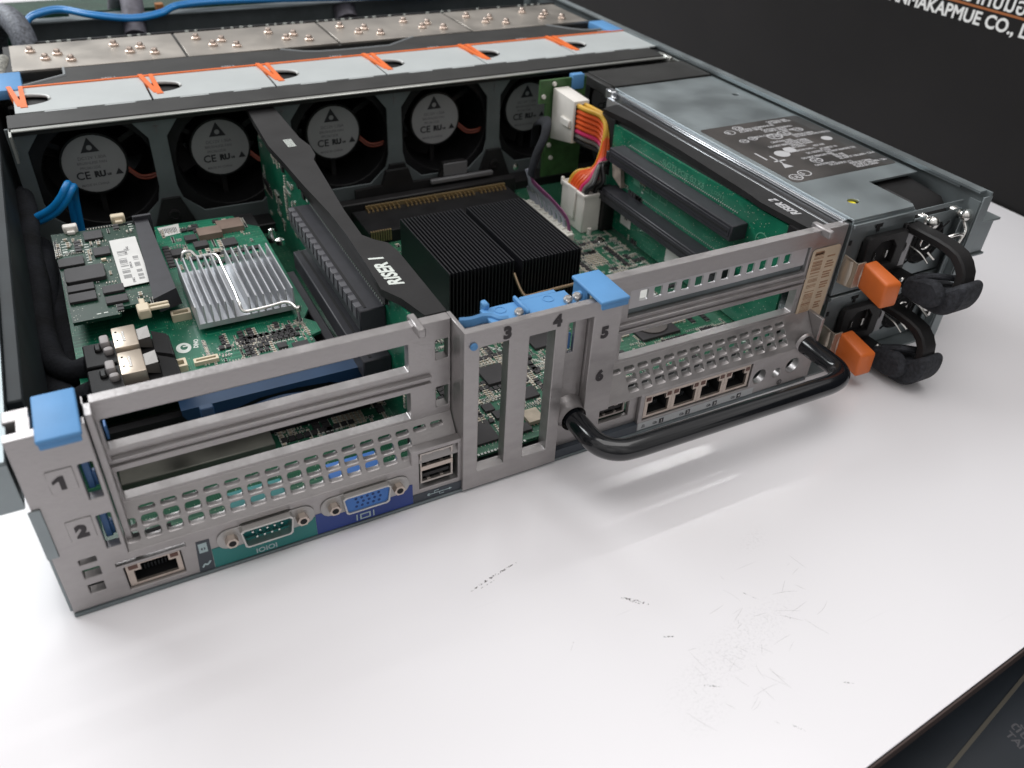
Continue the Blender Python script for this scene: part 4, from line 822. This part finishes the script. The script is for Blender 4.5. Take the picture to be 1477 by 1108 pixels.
mb.box(309.4, 310.7, 180, 189, 14, 34.5, 0, .4); mb.box(310, 312, 197, 199.4, 30, 35.5, 0, .5); mb.cyl(1.5, 1.5, 0, 4, 12, 0, T(315, 168.6, ZM)); mb.build('plug', WHITE, cb)
rc = thing('ribbon_cable', 'grey ribbon cable fanning into a long white connector beside the heat sinks', 'cable', (288, 175, ZM))
mb = MB(); mb.box(284.8, 291.2, 148.5, 202, ZM, 22, 0, .5); mb.box(284.4, 286, 146.8, 203.4, 18, 22.4, 0, .3)
for i in range(9): mb.box(287.4, 291.4, 151+i*5.7, 154+i*5.7, 21.8, 22.5, 0, .2)
mb.build('connector', mat('ivory_connector', (.50, .49, .44), .5, 0, 80, .06), rc)
for i in range(9):
    y = 153+i*5.6; mb = MB()
    mb.tube([(284-i*.2, 191+i*.5, 46), (284, 190+i*.4, 40), (285.5+(8-i)*.3, 187+i-(8-i)*2.0, 34), (288.5+(8-i)*.15, y+4, 29), (290, y, 22)], 1.7, 6, 0, 5, None, (.35, 1)); mb.build('strand', RIBB if i else PURPLE, rc)
mb = MB(); mb.tube([(283.6, 191.5, 43), (284.4, 191, 50), (287, 191, 58), (291, 192, 65), (296, 198, 69), (304, 214, 67), (311, 236, 56), (313, 242, 40)], 3.6, 12, 0, 6, None, (.5, 1)); mb.build('sleeve', SLEEVE, rc)
# clear tape on riser
mb = MB(); mb.hexa([(329, 170, 44), (331.8, 170, 44), (331.8, 160, 40), (329, 160, 40), (328, 172, 58), (330, 172, 58), (330, 163, 60), (328, 163, 60)]); tag(mb.build('paper_tag', mat('crumpled_tag', (.34, .28, .24), .5, 0, 200, .4, .8, 300), None, (330, 166, 50)), 'crumpled pale tag between the coloured wires and riser board 2', 'tag')
# ------------------------------------------------------------------ fans
cage = thing('fan_cage', 'steel and black plastic cage crossing the case in front of the fans', 'fan cage', (225, 262, 2))
CX = [50+69.8*i for i in range(6)]
def octo(cx, cz, hw, c=11):
    return [(cx-hw+c, cz-hw), (cx+hw-c, cz-hw), (cx+hw-2, cz-hw+c*.75), (cx+hw, cz-hw+c*1.4), (cx+hw, cz+hw-c), (cx+hw-c*.7, cz+hw-1), (cx-hw+c*.7, cz+hw-1), (cx-hw, cz+hw-c), (cx-hw, cz-hw+c*1.4), (cx-hw+2, cz-hw+c*.75)]
mb = MB(XZ(262)); mb.plate([rect(10, 432, 8, 82.8)]+[octo(c-2.5, 52.5, 30, 13) for c in CX], 0, 1.2, 0, None, .2)
mb.M = Matrix()
for i in range(5):
    x = (CX[i]+CX[i+1])/2-2.5; mb.box(x-.25, x+.25, 260.4, 260.7, 72, 80, 1); mb.box(x-1.6, x+1.6, 260.4, 260.7, 75.4, 76.1, 1)
mb.build('front_plate', [mat('cage_steel', (.16, .185, .19), .5, .5, 50, .15), INKG], cage)
mb = MB(); mb.box(12, 424, 257.4, 278, 81.5, 84.4, 0, .4); mb.box(12, 424, 258, 262, 79.6, 81.6); mb.build('top_bar', DUCT, cage)
mb = MB(); mb.box(12, 424, 253.8, 257.4, 82.8, 83.8, 0, .3); mb.box(12, 13.2, 246, 258, 70, 83.8); mb.box(423, 426, 250, 262, 79, 85, 0, .4); mb.box(428, 429.4, 236, 270, 60, 83)
mb.build('front_lip', mat('lip_steel', (.55, .56, .53), .32, .8, 60, .1), cage)
mb = MB(); mb.box(10, 432, 246, 261, 1.6, 14, 0, .6)
mb.box(150, 300, 240, 247, 1.6, 20, 0, .6); mb.poly([(190, 14), (282, 14), (284, 23), (268, 24), (266, 34), (250, 34), (247, 24), (229, 24), (226, 34), (211, 34), (208, 25), (190, 24)], 0, 3, 0, XZ(252))
for i in range(5):
    x = (CX[i]+CX[i+1])/2-2.5; mb.poly([(x-15, 8), (x+15, 8), (x+5, 34), (x-5, 34)], 0, 2.5, 0, XZ(260.4)); mb.lathe([(3.4, 0), (3.4, 1), (2.2, 1.2), (2.2, .4), (.01, .4)], 16, 0, XZ(257.8) @ T(x, 24, 0))
mb.build('base_rail', BLACKS, cage)
mb = MB(); mb.box(250, 267, 248, 249, 25, 33.5, 0, .3); mb.box(240, 285, 245, 248, 22, 25, 0, .6); mb.build('grey_tabs', mat('grey_tab', (.12, .12, .125), .5), cage)
mb = MB(); mb.lathe([(2.4, 0), (2.2, 1), (.01, 1.6)], 16, 0, XZ(246) @ T(302, 25, 0)); mb.build('screw', BRIGHT, cage)
for sx0, sx1 in ((2, 22), (419, 434)):
    mb = MB(); mb.box(sx0, sx1, 318 if sx0 < 9 else 322, 352, 80, 85.5, 0, .8, None, 2); mb.build('side_latch', BLUE, cage)
f0 = thing('cooling_fan', 'leftmost black cooling fan with round white label beside the blue cable', 'fan', (CX[0], 264, 18), 'cooling fans in a row across the case')
cx = CX[0]
mb = MB(XZ(322)); mb.plate([rect(cx-34, cx+34, 19, 82.6), circ(cx, 51, 29.5, 32)], 0, 55, 0, None, .4); mb.build('housing', BLACK, f0)
mb = MB(XZ(286)); mb.cyl(18.2, 17.8, 0, 8, 30, 0, T(cx-2.4, 52.6, 0)); hub = mb.build('hub', BLACKS, f0)
mb = MB(XZ(300))
for k in range(7):
    a = 2*math.pi*k/7; M_ = T(cx-2.4, 52, 0) @ Matrix.Rotation(a, 4, 'Z') @ T(23, 0, 0) @ Rx(35); mb.box(-5, 6, -9, 9, -.6, .6, 0, 0, M_)
for a in (30, 150, 270): mb.box(17, 31, -1.6, 1.6, 13, 16, 0, .2, T(cx-2.4, 52.6, 0) @ Rz(a))
mb.build('blades', BLACKS, f0)
mb = MB(XZ(277.9)); mb.poly(circ(cx-2.4, 52.6, 16.6, 36), 0, .15); lab = mb.build('label', mat('fan_label', (.36, .365, .37), .5, 0, 90, .05), f0)
mb = MB(XZ(277.7)); X = cx-2.4; Z = 52.6
mb.plate([[(X-5.6, Z+7), (X+4.2, Z+7), (X-.8, Z+15.5)], circ(X-.7, Z+9.6, 1.5, 12)], 0, .08, 0)
mb.text('CE', 6.2, T(X-11, Z-8.2, 0), 0, .03, .12); mb.poly([(X+9.6, Z-7.6), (X+14, Z-7.6), (X+11.8, Z-4)], 0, .06); mb.text('RU', 4.6, T(X-1.4, Z-7.6, 0), 0, .03, .3); mb.text('us', 2.6, T(X+5.2, Z-7.4, 0), 0, .03, .1)
mb.build('label_marks', INK, lab)
mb = MB(XZ(277.7)); mb.text('DC12V 1.50A', 2.6, T(X-8, Z+3, 0), 0, .02, .03); mb.text('BRUSHLESS FAN', 2.2, T(X-9, Z+.2, 0), 0, .02, .02); mb.text('PFC0612DE', 2.2, T(X-8, Z-2.6, 0), 0, .02, .02); mb.text('MADE IN CHINA', 2, T(X-9.5, Z-12.6, 0), 0, .02, .02)
mb.build('label_text', INKG, lab)
mb = MB(); mb.tube([(X+17, 279, Z-5), (X+22, 275, Z-9), (X+27, 273, Z-9), (X+32, 273, Z-8)], .8, 6, 0, 4); mb.tube([(X+17, 279, Z-7), (X+22, 276, Z-11), (X+28, 273, Z-10.6), (X+32, 273, Z-9)], .7, 6, 0, 4); mb.build('lead_wires', mat('dark_red_wire', (.24, .045, .02), .5), f0)
# top sticker plate with finger hole and orange lever
hx = cx-33.6
mb = MB(); hole = [(hx+1.6, 290), (hx+1.6, 308)]+[(hx+1.6+17*math.sin(a), 299+9.2*math.cos(a)) for a in (.25, .5, .8, 1.1, 1.4, 1.7, 2.0, 2.3, 2.6, 2.9)]
mb.plate([rect(hx, hx+68.6, 279, 321.5), hole], 83.6, 84.6, 0, None, .1)
mb.box(hx+14, hx+30, 277.6, 280.5, 83.7, 84.4, 0, .1); mb.box(hx+44, hx+60, 277.2, 280.5, 83.7, 84.4, 0, .1)
tp = mb.build('top_plate', GREYP, f0)
mb = MB(); mb.tube([(hx+3+15*math.sin(a), 299.5+9.4*math.cos(a), 84.6) for a in (.1, .5, 1.0, 1.4, 1.8)], .8, 8, 0, 4); mb.build('hole_rim', mat('white_rim', (.60, .62, .61), .45), f0)
mb = MB(); mb.box(hx+1.2, hx+20, 288, 310, 76, 79, 0); mb.build('hole_floor', VOID, f0)
mb = MB(); mb.hexa([(hx-2.6, 321, 82), (hx-.2, 321, 82), (hx+4.4, 289, 80), (hx+1.6, 289, 80), (hx-2.6, 321.5, 86.4), (hx-.2, 321.5, 86.4), (hx+4.4, 290, 84.9), (hx+1.6, 290, 84.9)])
mb.hexa([(hx+3.4, 321, 82), (hx+5.6, 321, 82), (hx+6.4, 291, 80), (hx+3.4, 291, 80), (hx+3.4, 321.5, 86), (hx+5.6, 321.5, 86), (hx+6.2, 293, 85), (hx+3.4, 293, 85)])
mb.hexa([(hx+2, 300, 82), (hx+5.4, 300, 82), (hx+6.4, 286, 80), (hx+2.8, 286, 80), (hx+2, 300, 85.2), (hx+5.4, 300, 85.2), (hx+6.6, 287, 85), (hx+3, 287, 85)])
mb.box(hx, hx+68.8, 321.5, 323.2, 83, 85.3, 0, .2); mb.build('pull_lever', ORANGED, f0)
names = ['leftmost black cooling fan with round white label beside the blue cable', 'second cooling fan from the left, just left of riser board 1', 'cooling fan just right of riser board 1 behind its cover',
         'cooling fan with round label centred behind the right black heat sink', 'cooling fan partly hidden behind the upright power board', 'rightmost cooling fan, only its grey top plate showing above the power bay']
f0['label'] = names[0]
for i in range(1, 6): copy_thing(f0, (69.8*i, 0, 0), names[i])
# ------------------------------------------------------------------ shroud and riveted plates behind the fans
sh = thing('cooling_shroud', 'black air shroud with riveted metal plates behind the fan row', 'air shroud', (220, 380, 2))
mb = MB(); mb.poly([(22, 324.5), (428, 324.5), (428, 334), (404, 335), (384, 356), (274, 356), (252, 342), (246, 341), (200, 342), (178, 354), (140, 356.5), (46, 356.5), (44, 341), (22, 327)], 78, 84)
mb.box(14, 426, 356.8, 420, 60, 82.4); mb.box(14, 430, 324.5, 360, 60, 77.9)
mb.build('body', DUCT, sh)
mb = MB(); mb.tube([(22, 327, 84), (43, 340, 84), (45, 342, 84), (45.5, 356, 84)], .9, 6, 0, 3); mb.tube([(178, 354.5, 84), (200, 342, 84), (246, 341, 84), (253, 343, 84), (274, 356.5, 84)], .7, 6, 0, 3); mb.tube([(384, 356.5, 84), (404, 335.4, 84), (428, 334, 84)], .7, 6, 0, 3); mb.build('edge_trim', mat('grey_trim', (.22, .24, .25), .5), sh)
mb = MB(T(0, 0, 84.05))
for i in range(6): mb.text('FAN '+str(i+1), 3, T(64+69.8*i, 327.6, 0), 0, .02, .03)
mb.build('lettering', GREYT, sh)
for i in range(4):
    x0 = 18+101.6*i; mb = MB(); mb.box(x0, x0+99.8, 357.6, 414.5, 82.6, 84.2, 0, .2); pt = mb.build('cover_plate', STEELT, sh)
    for h in range(2):
        for dx, dy in ((11.6, 396), (19.2, 377), (26.6, 385.6), (33.3, 370)):
            mb = MB(); mb.lathe([(3.0, 0), (3.0, 1.2), (2.7, 1.5), (2.0, 1.6), (1.9, 3.0), (1.4, 3.6), (.01, 3.8)] , 16, 0, T(x0+dx+49.4*h, dy, 84.2)); mb.build('rivet', [mat('rivet_nickel', (.72, .60, .52), .28, 1)] , pt)
mb = MB(); mb.box(30, 428, 421, 423.5, 40, 83.4); mb.box(30, 428, 423.5, 428, 40, 60); mb.build('rear_wall', BLACKS, sh)
mb = MB(); r2 = random.Random(9)
for i in range(60):
    x = 40+i*6.3
    if r2.random() < .5: mb.box(x, x+r2.uniform(1.5, 3), 420.3, 420.9, 82.6, 84, 0, .2)
mb.build('marks', SILK, sh, kind='stuff')
# beyond: partition, backplane, cables
mb = MB(); mb.box(20, 430, 478, 482, 1.5, 84, 0, .2); mb.box(20, 430, 470, 478, 83, 84, 0); mb.box(1.3, 435.7, 429, 478, 1.5, 40, 1); mb.build('partition', [STEELD, BLACKS], ch)
mb = MB(); mb.box(10, 430, 520, 522, 2, 78, 0); mb.box(10, 430, 522, 640, 60, 62, 0); mb.box(60, 110, 500, 515, 70, 78, 1)
tag(mb.build('drive_backplane', [PCBD, STEELD], None, (220, 520, 2)), 'dark green board far behind the blue cable at the top left', 'circuit board')
mb = MB(); mb.box(120, 126, 493, 499, 60, 86, 0, .5); tag(mb.build('coil', mat('copper_coil', (.35, .14, .04), .5), None, (123, 496, 60)), 'small copper coloured part behind the blue cable, top left corner', 'component')
def cable(name, pts, r, m, lab, cat, n=10, cnt=1, sep=(0, 0, 1), grp=None):
    t = thing(name, lab, cat, pts[0])
    for i in range(cnt):
        d = Vector(sep)*(i-(cnt-1)/2); MB().tube([Vector(p)+d for p in pts], r, n, 0, 8).build('strand', m, t)
    return t
cable('blue_cable', [(30, 470, 84), (37, 475, 88), (54, 478, 90), (74, 460, 89), (98, 450, 87.5), (118, 456, 88), (134, 474, 88.5), (165, 480, 88.5), (210, 476, 88), (290, 462, 88), (350, 448, 88)], 1.8, BLUEC, 'pair of bright blue data cables running along the partition at the top left', 'cable', 10, 2, (0, 3.2, .8))
cable('blue_cable', [(-2, 238, 40), (6, 232, 43.5), (14, 230, 46), (22, 228, 50), (28, 227, 55.5), (32, 228, 60.5), (33.6, 233, 60), (32.5, 240, 50), (31, 242, 30)], 1.9, BLUEC, 'short pair of bright blue cables arching in front of the leftmost fan', 'cable', 10, 2, (2.2, 0, -2.0))
cable('sleeved_cable', [(5, 500, 60), (14, 478, 86), (22, 452, 92), (27, 432, 86), (28, 418, 70)], 8, mat('mesh_sleeve', (.10, .11, .13), .55, .2, 500, .6, 1, 700), 'grey mesh sleeved cable bundle curving down at the top left corner', 'cable', 14)
cable('sleeved_cable', [(10, 420, 60), (13, 400, 78), (10, 370, 80), (10, 350, 70)], 5, mat('mesh_sleeve_light', (.30, .30, .27), .5, .3, 700, .7, 1, 600), 'pale braided sleeve beside the left end of the riveted plates', 'cable', 14)
cable('sleeved_cable', [(96, 560, 60), (100, 520, 92), (104, 496, 92), (100, 470, 70)], 8, mat('grey_sheath', (.13, .125, .15), .6, 0, 200, .3), 'grey cable rising behind the blue cable near the top left', 'cable', 14)
cable('sleeved_cable', [(250, 560, 60), (256, 520, 94), (262, 492, 90), (262, 470, 70)], 9, bpy.data.materials['grey_sheath'], 'grey cable loop at the top centre behind the riveted plates', 'cable', 14)
cable('black_cable', [(9, 300, 30), (9, 262, 46), (10, 235, 46), (8, 205, 40), (9, 175, 38), (8, 140, 36), (10, 112, 35), (16, 96, 37), (24, 92, 40)], 5, SLEEVE, 'thick black sleeved cable along the left wall ending at the disk sockets', 'cable', 14)
cable('black_cable', [(15, 238, 20), (16, 200, 26), (15, 160, 27), (17, 130, 25), (16, 100, 26), (18, 70, 26)], 7, SLEEVE, 'wide black sleeved cable deep beside the memory module at the left wall', 'cable', 14)
cable('black_cable', [(10, 240, 26), (12, 190, 32), (10, 150, 28), (10, 110, 28), (13, 80, 33), (24, 72, 40)], 6, SLEEVE, 'second black sleeved cable low along the left wall behind the square latch', 'cable', 14)
mb = MB(); mb.tube([(15, 116, 50), (17, 108, 49), (18.5, 98, 48)], 2.2, 10, 0, 5)
0 and tag(mb.build('foil_wrap', mat('crinkled_foil', (.30, .30, .30), .35, .5, 300, .5, 1, 500), None, (16, 140, 50)), 'small crinkled foil wrap on the cable left of the memory module', 'wrap')
